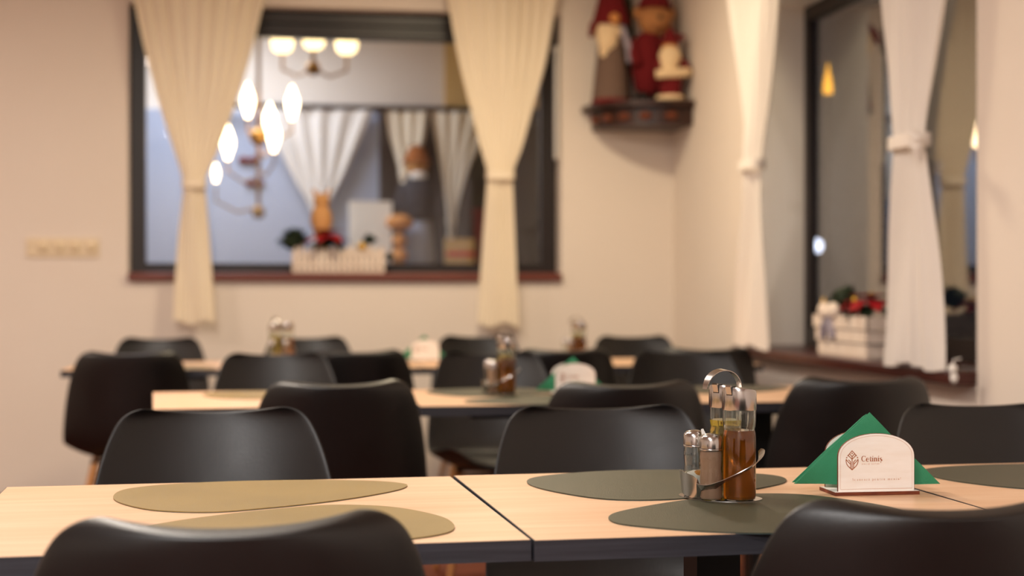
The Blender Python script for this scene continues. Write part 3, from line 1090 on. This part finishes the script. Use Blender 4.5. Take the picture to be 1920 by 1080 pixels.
def print_mesh():
    k = 0.00085
    y = -0.0312

    def q(cx, cy):
        return ((1570 + cx / 12.8 - 1643) * k, (928 - (830 + cy / 12.8)) * k)
    b = MB()
    lw = 19 / 12.8 * k
    for p in ([(210, 315), (325, 190), (440, 315)], [(262, 262), (325, 330), (388, 262)], [(225, 297), (325, 392), (425, 297)], [(325, 330), (325, 640)]):
        stroke(b, [q(*v) for v in p], lw, y)
    for sg in (1, -1):
        for p in ([(180, 385), (172, 430), (188, 500), (225, 556), (325, 648)], [(182, 405), (240, 470), (288, 512), (288, 612)], [(232, 402), (270, 440), (288, 458), (288, 512)]):
            stroke(b, [q(325 + sg * (v[0] - 325), v[1]) for v in p], lw, y)
        dot(b, *q(325 + sg * 135, 352), lw * 0.85, y)
    dot(b, *q(325, 252), lw * 0.9, y)
    x0, z0 = q(555, 452)
    x1, _ = q(1085, 452)
    write(b, 'Cetinis', x0, z0, x1, 140 / 12.8 * k, y)
    dot(b, *q(1046, 480), lw * 0.55, y)
    fa = MB()
    x0, z0 = q(330, 908)
    x1, _ = q(1555, 908)
    write(fa, 'Scanează pentru meniu!', x0, z0, x1, 62 / 12.8 * k, y)
    sm = MB()
    x0, z0 = q(562, 530)
    x1, _ = q(1010, 530)
    write(sm, 'SERII DE GUSTURI', x0, z0, x1, 34 / 12.8 * k, y)
    # engraved border line
    bo = MB()
    a = arch(PW - 0.0042, PH - 0.0038, PS, 0.0095)
    pts = [(p[0], p[1]) for p in a]
    stroke(bo, pts + [pts[0]], 0.0005, y)
    return b.mesh('engraved_logo'), fa.mesh('engraved_text'), sm.mesh('engraved_tagline'), bo.mesh('border_line')


logo_me, text_me, tag_me, border_me = print_mesh()


def panel_face(y0, y1):
    return MB().prism(arch(PW - 0.0007, PH - 0.0006, PS, 0.006), y0, y1, 'y').mesh('panel_face')


front_core = MB().prism(arch(PW, PH, PS, 0.006), -0.0305, -0.0275, 'y').mesh('front_panel')
back_core = MB().prism(arch(PW, PH, PS, 0.006), 0.0275, 0.0305, 'y').mesh('back_panel')
f1, f2 = panel_face(-0.031, -0.0305), panel_face(-0.0275, -0.0270)
g1, g2 = panel_face(0.0270, 0.0275), panel_face(0.0305, 0.031)
base_core = MB().box(-0.0705, 0.0705, -0.036, 0.036, 0.0, 0.0055).mesh('base_board')
base_top = MB().box(-0.070, 0.070, -0.0355, 0.0355, 0.0055, 0.006).mesh('base_face')


def make_holder():
    r = empty('napkin_holder')
    o = new_obj('front_panel', front_core, M_burn, r)
    new_obj('panel_face', f1, M_ply, o)
    new_obj('panel_face', f2, M_ply, o)
    new_obj('engraved_logo', logo_me, M_ink, o)
    new_obj('engraved_text', text_me, M_ink_l, o)
    new_obj('engraved_tagline', tag_me, M_ink_l, o)
    new_obj('border_line', border_me, M_ink_l, o)
    o = new_obj('back_panel', back_core, M_burn, r)
    new_obj('panel_face', g1, M_ply, o)
    new_obj('panel_face', g2, M_ply, o)
    o = new_obj('base_board', base_core, M_burn, r)
    new_obj('base_face', base_top, M_ply, o)
    return r


def napkin_mesh(seed, tipz, th=0.0035):
    rnd = random.Random(seed)
    A, L, R = Vector((-0.003, 0, tipz)), Vector((-0.133, 0, 0.019)), Vector((0.114, 0, 0.0125))
    n = 16
    v, f = [], []
    idx = {}
    ph = rnd.uniform(0, 6)
    for lay in (0, 1):
        for i in range(n + 1):
            for j in range(n - i + 1):
                a, l = i / n, j / n
                rr = 1 - a - l
                p = A * a + L * l + R * rr
                # base edge sags slightly between the tips; tips curl forward
                sag = -0.004 * math.sin(PI * l) * (1 - a)
                out = max(0, abs(p.x) - 0.066)
                yy = -0.10 * out - 2.2 * out * out + 0.0022 * math.sin(p.x * 55 + ph) * (1 - a) + 0.0012 * math.sin(p.z * 90 + ph)
                edge = min(a, l, rr)
                t = th * (0.35 + 0.65 * min(1, edge * 6))
                idx[lay, i, j] = len(v)
                v.append((p.x, yy + (t / 2 if lay else -t / 2), max(0.0068, p.z + sag)))
    for lay in (0, 1):
        for i in range(n):
            for j in range(n - i):
                f.append((idx[lay, i, j], idx[lay, i + 1, j], idx[lay, i, j + 1]))
                if j < n - i - 1:
                    f.append((idx[lay, i + 1, j], idx[lay, i + 1, j + 1], idx[lay, i, j + 1]))
    per = [(0, j) for j in range(n)] + [(i, n - i) for i in range(n)] + [(n - i, 0) for i in range(n)]
    for p, q in zip(per, per[1:] + per[:1]):
        f.append((idx[0, p[0], p[1]], idx[0, q[0], q[1]], idx[1, q[0], q[1]], idx[1, p[0], p[1]]))
    b = MB()
    b.add(v, f)
    return b.mesh('paper_napkin', True, 0.9)


nap_me = [napkin_mesh(1, 0.129), napkin_mesh(2, 0.1275), napkin_mesh(3, 0.126)]
HOLD = [(0.966, 2.330, -1.0, 0.7502, 'wooden napkin holder with engraved leaf logo in focus beside the cruet stand', 'front wooden holder'),
        (0.950, 4.625, 1.0, 0.7502, 'blurred wooden napkin holder on the middle-row table', 'middle-row wooden holder'),
        (0.722, 6.86, 0, 0.7502, 'faint pale napkin holder on the back-row table against the wall', 'back-row wooden holder')]
ph = make_holder()
for i, (x, y, deg, z, lb, wh) in enumerate(HOLD):
    o = ph if i == 0 else copy_tree(ph)
    o.location, o.rotation_euler = (x, y, z), (0, 0, math.radians(deg))
    tag(o, lb, 'napkin holder', 'wooden napkin holders')
    for k in range(3 if i == 0 else 2):
        q = new_obj('paper_napkin', nap_me[k], M_napkin)
        dy = -0.002 + 0.005 * k
        q.location = (x - 0.003 * k + 0.003, y + dy, z)
        q.rotation_euler = (0, math.radians((0, -0.4, 0.3)[k]), math.radians(deg))
        q.scale = ((1, 0.985, 0.97)[k], 1, (1, 0.99, 0.98)[k]) if i == 0 else (0.92, 1, 0.90)
        tag(q, ('front', 'second', 'rearmost')[k] + ' folded green paper napkin in the ' + wh, 'napkin', 'green napkins in the holders')

# ---------------------------------------------------------------- switch bank on the back wall
sw = empty('switch_panel', (-1.043, 8.30, 1.292))
new_obj('cover_frame', bevel_mesh(MB().box(-0.186, 0.186, -0.010, 0, -0.050, 0.050).mesh('cover_frame'), 0.004), M_switch, sw)
for x in (-0.10, -0.015, 0.062, 0.150):
    k = MB()
    k.lathe([(0.030, 0.0), (0.030, 0.004), (0.027, 0.006), (0.022, 0.006), (0.020, 0.012), (0.016, 0.015), (0.0005, 0.016)], 28)
    k.v = [(p[0] + x, -0.0098 - p[2], p[1] + 0.005) for p in k.v]
    k.build('dial', M_switch2, sw, smooth=True)
tag(sw, 'cream four-gang switch panel with round dials on the left wall', 'switch')

# white cord strip on the reveal and pull tassel
cs = empty('blind_wand', (1.622, 8.36, 2.4))
MB().box(-0.012, 0.0, -0.03, 0.012, -0.60, 0.0).build('cord_strip', M_paper, cs)
MB().box(-0.016, 0.004, -0.034, 0.016, 0.0, 0.03).build('cord_clip', M_paper, cs)
tag(cs, 'white hanging wand on the right reveal of the back window', 'blind')
ts = empty('blind_tassel', (2.172, 4.56, 0.80))
MB().ball((0, 0, 0.022), 0.014, s=(1, 1, 1.1)).build('bead', M_paper, ts, smooth=True)
MB().ball((0.006, 0.004, -0.006), 0.012, s=(1, 1, 1.5)).build('bead', M_paper, ts, smooth=True)
MB().tube([(0, 0, 0.03), (0.004, 0.002, 0.05), (0.03, 0.005, 0.055)], 0.0022, 6).build('cord', M_paper, ts)
tag(ts, 'small white beaded pull hanging at the right end of the right sill', 'tassel')


# ---------------------------------------------------------------- corner shelf and figurines
def quarter(ax, ay, n=18, off=0.0):
    pts = [(XR - 0.002, YB - 0.002)]
    for i in range(n + 1):
        t = PI / 2 * i / n
        c, s = math.cos(t) ** 0.8, math.sin(t) ** 0.8
        pts.append((XR - 0.002 - (ax + off) * c, YB - 0.002 - (ay + off) * s))
    return pts


sh = empty('corner_shelf', (XR, YB, 1.95))
rel(new_obj('shelf_board', bevel_mesh(MB().prism(quarter(0.53, 0.45), 2.055, 2.085).mesh('shelf_board'), 0.004, 1), M_carved), sh)
rel(MB().prism(quarter(0.47, 0.40), 1.955, 2.055).build('apron', M_carved), sh)
for i in range(5):
    t = PI / 2 * (i + 0.6) / 5.2
    c, s = math.cos(t) ** 0.8, math.sin(t) ** 0.8
    x, y = XR - 0.47 * c, YB - 0.40 * s
    rel(MB().ball((x, y, 2.005), 0.03, s=(1.2, 1.2, 0.75)).build('carved_rosette', M_carve2, None, smooth=True), sh)
tag(sh, 'dark carved wooden corner shelf holding festive figurines', 'shelf')

Z0 = 2.0853
# tall bearded gnome
g = empty('gnome_figurine', (1.88, 8.13, Z0))
MB().lathe([(0.104, 0.0), (0.102, 0.05), (0.086, 0.20), (0.070, 0.33), (0.055, 0.42)], 28).build('robe', M_felt_grey, g, smooth=True)
MB().lathe([(0.106, 0.0), (0.108, 0.012), (0.105, 0.024), (0.102, 0.026)], 28).build('red_hem', M_felt_red, g, smooth=True)
MB().ball((-0.02, -0.02, 0.40), 0.085, s=(1, 0.7, 0.8)).ball((-0.03, -0.05, 0.35), 0.065, s=(0.9, 0.6, 1.2)).ball((-0.045, -0.05, 0.29), 0.035, s=(0.9, 0.6, 1.4)).build('beard', M_beard, g, smooth=True)
MB().ball((0.0, -0.085, 0.455), 0.032).build('nose', M_skin, g, smooth=True)
MB().lathe([(0.105, 0.43), (0.098, 0.47), (0.075, 0.56), (0.045, 0.66), (0.015, 0.76), (0.001, 0.78)], 24).build('hat', M_felt_red, g, smooth=True)
MB().tube([(0.05, -0.05, 0.42), (0.085, -0.07, 0.30), (0.085, -0.075, 0.22)], [0.018, 0.02, 0.012], 8).build('sash', M_lil, g, smooth=True)
MB().tube([(-0.07, -0.03, 0.47), (-0.11, -0.05, 0.42), (-0.125, -0.055, 0.36)], [0.02, 0.022, 0.014], 8).build('hat_flap', M_felt_red, g, smooth=True)
tag(g, 'tall gnome doll in grey-brown robe with cream beard on the corner shelf', 'figurine', 'festive figurines')
# plush in red
g = empty('plush_figurine', (2.085, 8.10, Z0))
MB().lathe([(0.05, 0.05), (0.078, 0.09), (0.094, 0.18), (0.092, 0.28), (0.075, 0.36), (0.05, 0.39)], 28).build('red_coat', M_felt_red, g, smooth=True)
MB().ball((0.03, -0.02, 0.46), 0.095, s=(1, 0.9, 0.95)).ball((0.03, -0.10, 0.44), 0.045, s=(1.1, 0.8, 0.8)).build('head', M_fur, g, smooth=True)
MB().ball((0.03, -0.135, 0.455), 0.014).build('nose', M_boot, g, smooth=True)
MB().lathe([(0.098, 0.52), (0.09, 0.55), (0.06, 0.62), (0.02, 0.68), (0.001, 0.69)], 20, (0.03, -0.01, 0)).build('hat', M_felt_red, g, smooth=True)
for s_ in (-1, 1):
    MB().tube([(s_ * 0.09, -0.02, 0.34), (s_ * 0.098, -0.06, 0.27), (s_ * 0.085, -0.095, 0.20)], [0.022, 0.026, 0.024], 10).build('arm', M_felt_red, g, smooth=True)
    MB().ball((s_ * 0.045, -0.045, 0.032), 0.045, s=(0.9, 1.3, 0.7)).build('boot', M_boot, g, smooth=True)
    MB().ball((0.03 + s_ * 0.09, -0.01, 0.50), 0.03, s=(1, 0.6, 1.2)).build('ear', M_fur, g, smooth=True)
tag(g, 'plush figure in dark red coat with tan head, middle of the corner shelf', 'figurine', 'festive figurines')
# small bearded doll
g = empty('bearded_doll', (2.165, 7.945, Z0))
MB().lathe([(0.07, 0.0), (0.078, 0.012), (0.075, 0.028), (0.06, 0.032)], 24).build('cream_base', M_beard, g, smooth=True)
MB().lathe([(0.058, 0.030), (0.060, 0.08), (0.066, 0.13), (0.058, 0.20), (0.04, 0.25)], 24).build('red_suit', M_felt_red, g, smooth=True)
MB().ball((-0.012, -0.04, 0.235), 0.062, s=(1, 0.7, 0.95)).ball((-0.022, -0.055, 0.19), 0.048, s=(1, 0.7, 1.0)).build('beard', M_beard, g, smooth=True)
MB().ball((-0.005, -0.01, 0.285), 0.045).build('head', M_skin, g, smooth=True)
MB().lathe([(0.052, 0.30), (0.05, 0.325), (0.03, 0.37), (0.006, 0.40)], 20, (0, 0, 0)).build('hat', M_felt_red, g, smooth=True)
MB().ball((0.06, -0.01, 0.345), 0.02).build('hat_bobble', M_felt_red, g, smooth=True)
MB().tube([(-0.095, -0.06, 0.135), (-0.04, -0.075, 0.14), (0.04, -0.07, 0.145), (0.09, -0.05, 0.155)], [0.024, 0.026, 0.026, 0.024], 12).build('fur_cuffs', M_beard, g, smooth=True)
for s_ in (-1, 1):
    MB().tube([(s_ * 0.045, -0.01, 0.225), (s_ * 0.075, -0.035, 0.19), (s_ * 0.085, -0.055, 0.16)], [0.022, 0.024, 0.022], 10).build('arm', M_felt_red, g, smooth=True)
tag(g, 'small white-bearded doll in red standing at the right of the corner shelf', 'figurine', 'festive figurines')
# little fir
g = empty('fir_ornament', (1.985, 8.225, Z0))
MB().lathe([(0.03, 0.0), (0.03, 0.30)], 12).build('trunk', M_carved, g, smooth=True)
MB().lathe([(0.03, 0.28), (0.055, 0.33), (0.04, 0.48), (0.045, 0.50), (0.03, 0.66), (0.001, 0.76)], 14).build('crown', M_green, g, smooth=True)
tag(g, 'dark green fir ornament standing behind between the figurines', 'ornament', 'festive figurines')


# ---------------------------------------------------------------- planters and flowers
def leaf(b, c, d, L, W, droop, nrm=Vector((0, 0, 1))):
    """one pointed leaf from c along direction d"""
    d = Vector(d).normalized()
    s = d.cross(nrm)
    s = s.normalized() if s.length > 1e-3 else Vector((1, 0, 0))
    n = s.cross(d)
    v = []
    for i, (t, w) in enumerate(((0, 0.06), (0.3, 0.8), (0.55, 1.0), (0.8, 0.55), (1.0, 0.04))):
        p = Vector(c) + d * (L * t) - Vector((0, 0, droop * t * t))
        v += [p - s * W * w / 2 + n * 0.12 * W * w, p, p + s * W * w / 2 + n * 0.12 * W * w]
    m = len(v)
    v2 = v + [q - n * 0.0012 for q in v]
    f = []
    for i in range(4):
        for k in range(2):
            q = i * 3 + k
            f.append((q, q + 1, q + 4, q + 3))
            f.append((q + m, q + 3 + m, q + 4 + m, q + 1 + m))
    b.add(v2, f)


def poinsettia(loc, R, label, seed):
    rnd = random.Random(seed)
    r = empty('poinsettia', loc)
    for ring, (cnt, L, el) in enumerate(((7, R, -0.25), (6, R * 0.75, 0.35), (4, R * 0.45, 0.9))):
        for k in range(cnt):
            a = 2 * PI * k / cnt + ring * 0.5 + rnd.uniform(-0.2, 0.2)
            b = MB()
            leaf(b, (0, 0, 0.0), (math.cos(a), math.sin(a), el), L, L * 0.5, 0.02)
            b.build('bract', M_red, r, smooth=True)
    for k in range(5):
        a = 2 * PI * k / 5 + 0.3
        b = MB()
        leaf(b, (0, 0, -0.02), (math.cos(a), math.sin(a), -0.45), R * 0.95, R * 0.4, 0.02)
        b.build('green_leaf', M_green, r, smooth=True)
    MB().ball((0, 0, 0.012), 0.013).build('flower_eye', M_gold, r, smooth=True)
    MB().tube([(0, 0, 0.0), (0, 0, -0.09)], 0.005, 6).build('stem', M_green, r)
    return tag(r, label, 'flower', 'red poinsettias in the planters')


def fir_sprig(loc, R, label, seed, n=70, squash=0.8):
    rnd = random.Random(seed)
    r = empty('fir_sprig', loc)
    b = MB()
    for k in range(n):
        a, e = rnd.uniform(0, 2 * PI), rnd.uniform(-0.2, 1.3)
        d = Vector((math.cos(a) * math.cos(e), math.sin(a) * math.cos(e), math.sin(e) * squash))
        leaf(b, d * R * 0.35, d, R * rnd.uniform(0.5, 0.75), R * 0.18, 0.01)
    b.ball((0, 0, 0.1 * R), R * 0.6, s=(1, 1, 0.8))
    o = b.build('needles', M_green, r)
    o['kind'] = 'stuff'
    MB().tube([(0, 0, 0.0), (0, 0, -0.07)], 0.006, 6).build('stem', M_carved, r)
    return tag(r, label, 'greenery', 'green sprigs in the planters')


def planter(loc, rz, Lx, Dy, Hh, label, slats, style):
    r = empty('planter_box', loc, rz)
    hx, hy = Lx / 2, Dy / 2
    MB().box(-hx, hx, -hy, hy, 0, 0.01).build('bottom', M_white_wood, r)
    if style == 'picket':
        p = Lx / slats
        for side in (-1, 1):
            for k in range(slats):
                x0 = -hx + k * p
                h = Hh * (1 + 0.10 * math.sin(k * 2.1))
                sl = MB().prism([(x0 + 0.003, 0.006), (x0 + p - 0.003, 0.006), (x0 + p - 0.003, h * 0.86), (x0 + p / 2, h), (x0 + 0.003, h * 0.86)],
                                side * hy - 0.004, side * hy + 0.004, 'y')
                sl.build('picket', M_white_wood, r)
            MB().box(-hx, hx, side * hy - 0.012 * (side < 0) * 0 - (0.010 if side < 0 else -0.004), side * hy + (-0.004 if side < 0 else 0.010), Hh * 0.25, Hh * 0.36).build('rail', M_white_wood, r)
        for side in (-1, 1):
            MB().box(side * hx - 0.004, side * hx + 0.004, -hy + 0.004, hy - 0.004, 0.006, Hh * 0.8).build('end_board', M_white_wood, r)
    else:
        for side in (-1, 1):
            for k in range(slats):
                z0 = 0.008 + k * (Hh - 0.01) / slats
                z1 = z0 + (Hh - 0.01) / slats - 0.005
                fl = 0.012 * k
                MB().box(-hx - fl, hx + fl, side * (hy + fl * 0.5) - 0.004, side * (hy + fl * 0.5) + 0.004, z0, z1).build('slat', M_white_wood, r)
                MB().box(side * (hx + fl) - 0.004, side * (hx + fl) + 0.004, -hy, hy, z0, z1).build('slat', M_white_wood, r)
    MB().box(-hx + 0.006, hx - 0.006, -hy + 0.006, hy - 0.006, 0.011, Hh * 0.6).build('soil', M_carved, r)
    return tag(r, label, 'planter', 'white wooden planters on the sills')


planter((0.405, 8.345, 1.1622), 0, 0.49, 0.12, 0.145, 'white picket planter box on the back window sill', 16, 'picket')
poinsettia((0.345, 8.305, 1.375), 0.145, 'red poinsettia in the white planter on the back sill', 3)
fir_sprig((0.165, 8.35, 1.325), 0.105, 'dense dark green sprig at the left end of the back sill planter', 5, 110, 0.9)
fir_sprig((0.575, 8.35, 1.34), 0.055, 'small green sprig right of the gold bauble in the back planter', 6, 50)
fir_sprig((0.685, 8.36, 1.25), 0.04, 'tiny green sprig at the right end of the back sill planter', 9, 40)
bb = empty('gold_bauble', (0.53, 8.285, 1.305))
MB().ball((0, 0, 0), 0.024).build('ball', M_gold, bb, smooth=True)
MB().lathe([(0.007, 0.022), (0.007, 0.030), (0.004, 0.031)], 10).build('cap', M_brass, bb)
tag(bb, 'shiny gold bauble on the front of the back sill planter', 'bauble')
st = empty('straw_ornament', (0.315, 8.385, 1.28))
MB().lathe([(0.02, 0.0), (0.03, 0.08), (0.06, 0.16), (0.055, 0.21), (0.035, 0.25)], 16).build('bundle', M_straw, st, smooth=True)
MB().ball((0, 0, 0.275), 0.045).build('head', M_straw, st, smooth=True)
for s_ in (-1, 1):
    MB().tube([(s_ * 0.02, 0, 0.30), (s_ * 0.04, 0, 0.325), (s_ * 0.045, 0, 0.345)], [0.012, 0.012, 0.005], 8).build('horn', M_straw, st, smooth=True)
MB().lathe([(0.036, 0.085), (0.041, 0.10), (0.040, 0.115)], 16).build('orange_bow', M_skin, st, smooth=True)
tag(st, 'tan straw ornament rising behind the red poinsettia on the back sill', 'ornament')

planter((2.315, 5.70, 0.8082), PI / 2, 0.50, 0.13, 0.17, 'white slatted planter box on the right window sill', 3, 'slat')
poinsettia((2.315, 5.56, 1.04), 0.13, 'red poinsettia in the planter on the right sill', 11)
poinsettia((2.33, 5.76, 1.02), 0.085, 'smaller red poinsettia beside the white bow in the right planter', 12)
fir_sprig((2.34, 5.90, 1.03), 0.09, 'green sprig at the far end of the right sill planter', 13, 36)
bw = empty('fabric_bow', (2.235, 5.80, 0.97))
for s_ in (-1, 1):
    MB().ball((0, s_ * 0.05, 0.02), 0.045, s=(0.5, 1.1, 0.75)).build('loop', M_white_wood, bw, smooth=True)
    MB().tube([(0, s_ * 0.01, 0), (-0.005, s_ * 0.04, -0.05), (-0.005, s_ * 0.055, -0.09)], [0.012, 0.018, 0.014], 8).build('tail', M_lil, bw, smooth=True)
MB().ball((-0.01, 0, 0.01), 0.02).build('knot', M_white_wood, bw, smooth=True)
tag(bw, 'whitish fabric bow tied on the right sill planter', 'bow')


# ---------------------------------------------------------------- far room furnishings and lamps
ch = empty('chandelier', (0.30, 9.35, 3.1))


def rl(b, name, m, root, smooth=True):
    o = b.build(name, m, None, smooth=smooth)
    return rel(o, root)


rl(MB().tube([(0.30, 9.35, 3.1), (0.30, 9.35, 2.40)], 0.012, 8), 'stem', M_brass, ch)
rl(MB().lathe([(0.06, 3.07), (0.055, 3.1)], 16, (0.30, 9.35, 0)), 'ceiling_rose', M_brass, ch)
rl(MB().ball((0.30, 9.35, 2.42), 0.045), 'hub', M_brass, ch)
for (x, y) in ((0.115, 9.35), (0.30, 9.19), (0.505, 9.35)):
    rl(MB().tube([(0.30, 9.35, 2.42), ((x + 0.30) / 2, (y + 9.35) / 2, 2.37), (x, y, 2.41), (x, y, 2.51)], 0.009, 8), 'arm', M_brass, ch)
    rl(MB().lathe([(0.03, 2.51), (0.058, 2.53), (0.068, 2.57), (0.066, 2.615), (0.062, 2.615), (0.05, 2.54)], 20, (x, y, 0)), 'glass_shade', M_shade, ch)
tag(ch, 'brass chandelier with three lit glass cups seen through the back window', 'chandelier')
ch = empty('candle_chandelier', (-0.03, 10.2, 3.1))
rl(MB().tube([(-0.03, 10.2, 3.1), (-0.03, 10.2, 1.58)], 0.014, 8), 'stem', M_brass, ch)
rl(MB().ball((-0.03, 10.2, 2.08), 0.06).ball((-0.03, 10.2, 1.58), 0.045), 'hub', M_brass, ch)
for (x, y, z) in ((-0.098, 10.05, 2.29), (0.191, 10.2, 2.30), (-0.23, 10.2, 2.03), (0.069, 10.05, 2.07), (0.045, 10.35, 2.20), (-0.306, 10.15, 1.83)):
    rl(MB().tube([(-0.03, 10.2, z - 0.22), ((x - 0.03) / 2, (y + 10.2) / 2, z - 0.25), (x, y, z - 0.18), (x, y, z - 0.09)], 0.008, 8), 'arm', M_brass, ch)
    big = 1.15 if z > 1.9 else 0.6
    rl(MB().lathe([(0.012, -0.09 * big), (0.022 * big, -0.05 * big), (0.036 * big, -0.01), (0.034 * big, 0.03 * big), (0.018 * big, 0.075 * big), (0.003, 0.11 * big)], 16, (x, y, z)), 'bulb', M_bulb, ch)
tag(ch, 'bright candle bulb chandelier seen through the left of the back window', 'chandelier')

sb = empty('sideboard', (0.6, 10.98, 0))
MB().box(-1.5, 1.75, -0.28, 0.26, 0.0, 1.20).build('cabinet', M_dark, sb)
MB().box(-1.52, 1.77, -0.30, 0.27, 1.20, 1.245).build('top_board', M_carved, sb)
for i in range(5):
    d_ = MB().box(-1.47 + i * 0.64, -0.87 + i * 0.64, -0.296, -0.28, 0.14, 1.16).build('door', M_carved, sb)
    MB().ball((-0.92 + i * 0.64, -0.305, 0.7), 0.014).build('knob', M_brass, d_, smooth=True)
tag(sb, 'dark sideboard in the far room below the window view', 'sideboard')
ZS = 1.2452
do = empty('cloth_doll', (1.115, 10.98, ZS))
MB().lathe([(0.11, 0.0), (0.115, 0.05), (0.105, 0.20), (0.09, 0.34)], 20).build('blue_skirt', M_blue, do, smooth=True)
MB().lathe([(0.10, 0.32), (0.13, 0.40), (0.13, 0.52), (0.10, 0.62), (0.05, 0.66)], 20).build('dark_jacket', mat('charcoal_cloth', '#33333b', 0.9), do, smooth=True)
MB().ball((-0.02, -0.02, 0.72), 0.08).build('head', M_straw, do, smooth=True)
MB().lathe([(0.11, 0.74), (0.085, 0.77), (0.06, 0.84), (0.02, 0.87)], 18, (-0.02, -0.02, 0)).build('hat', mat('rust_felt', '#9a5a2a', 0.9), do, smooth=True)
MB().ball((-0.01, -0.07, 0.64), 0.05, s=(1.2, 0.6, 0.8)).build('white_collar', M_paper, do, smooth=True)
for s_ in (-1, 1):
    MB().tube([(s_ * 0.11, 0, 0.58), (s_ * 0.15, -0.04, 0.46), (s_ * 0.13, -0.08, 0.38)], [0.035, 0.034, 0.025], 10).build('arm', MATS['charcoal_cloth'], do, smooth=True)
tag(do, 'cloth doll with dark jacket and blue skirt seen through the back window', 'doll')
bx = empty('red_box', (1.60, 10.92, ZS))
MB().box(-0.085, 0.085, -0.06, 0.06, 0, 0.36).build('body', M_felt_red, bx)
MB().box(-0.09, 0.09, -0.065, 0.065, 0.36, 0.41).build('lid', M_felt_red, bx)
tag(bx, 'tall red box beside the right curtain seen through the back window', 'box')
bx = empty('cream_carton', (1.40, 10.92, ZS))
MB().box(-0.10, 0.10, -0.08, 0.08, 0, 0.19).build('body', M_ochre, bx)
MB().box(-0.10, 0.10, -0.083, -0.08, 0.06, 0.10).build('red_stripe', mat('bright_red_card', '#d23a22', 0.6), bx)
tag(bx, 'low cream carton with a red stripe left of the red box', 'box')
bx = empty('white_carton', (0.76, 10.95, ZS))
MB().box(-0.15, 0.15, -0.08, 0.08, 0, 0.44).build('body', M_paper, bx)
MB().box(-0.152, 0.152, -0.082, 0.082, 0.44, 0.455).build('lid', M_paper, bx)
tag(bx, 'plain white carton behind the planter seen through the back window', 'box')
rg = empty('straw_ball', (0.96, 10.82, ZS))
MB().ball((0, 0, 0.06), 0.06).ball((0.0, 0, 0.17), 0.05).ball((0, 0, 0.30), 0.075, s=(1.3, 0.8, 0.8)).build('bundle', M_skin, rg, smooth=True)
tag(rg, 'orange-tan straw topped ornament left of the cloth doll', 'ornament')
for (x, z, lb) in ((-0.11, 2.02, 'upper red bow on the blue-grey far wall'), (-0.06, 1.85, 'lower red bow on the blue-grey far wall')):
    k = empty('wall_bow', (x, 11.44, z))
    for s_ in (-1, 1):
        MB().ball((s_ * 0.035, 0, 0.008), 0.035, s=(1.1, 0.4, 0.8)).build('loop', M_felt_red, k, smooth=True)
    MB().ball((0, -0.012, 0), 0.015).build('knot', M_felt_red, k, smooth=True)
    tag(k, lb, 'bow', 'red bows on the far wall')

# ---------------------------------------------------------------- outside the right window
struct(MB().box(2.75, 26, -4, 34, -0.15, -0.05).build('ground', mat('dark_paving', '#2a2826', 0.8)))


def lantern(loc, Hh, label, emi, r=0.03):
    k = empty('garden_lantern', loc)
    MB().tube([(0, 0, 0), (0, 0, Hh - 0.10)], 0.016, 8).build('post', M_black_metal, k)
    MB().lathe([(0.05, 0), (0.05, 0.02), (0.02, 0.04)], 12).build('foot', M_black_metal, k)
    MB().lathe([(r * 0.8, Hh - 0.10), (r, Hh - 0.07), (r * 0.8, Hh - 0.02), (r * 0.35, Hh + 0.04), (0.004, Hh + 0.09)], 14).build('flame_glass', mat('lit_yellow_glass', '#ffc23c', 0.4, emit=2.2, emit_col='#ffb52a'), k, smooth=True)
    return tag(k, label, 'lantern', 'yellow lanterns outside the right window')


lantern((3.31, 8.66, -0.05), 0.98, 'low yellow lantern glowing outside the right window', 3)
lantern((3.43, 8.90, -0.05), 2.42, 'high yellow lantern glowing outside the right window', 3, 0.03)
k = empty('street_lamp', (8.95, 23.8, -0.05))
MB().tube([(0, 0, 0), (0, 0, 1.75)], 0.05, 8).build('post', M_black_metal, k)
MB().ball((0, 0, 1.82), 0.11).build('globe', mat('cold_lit_globe', '#dfe8ff', 0.4, emit=5, emit_col='#dfe8ff'), k, smooth=True)
tag(k, 'small cold white lamp shining in the dark outside the right window', 'street lamp')
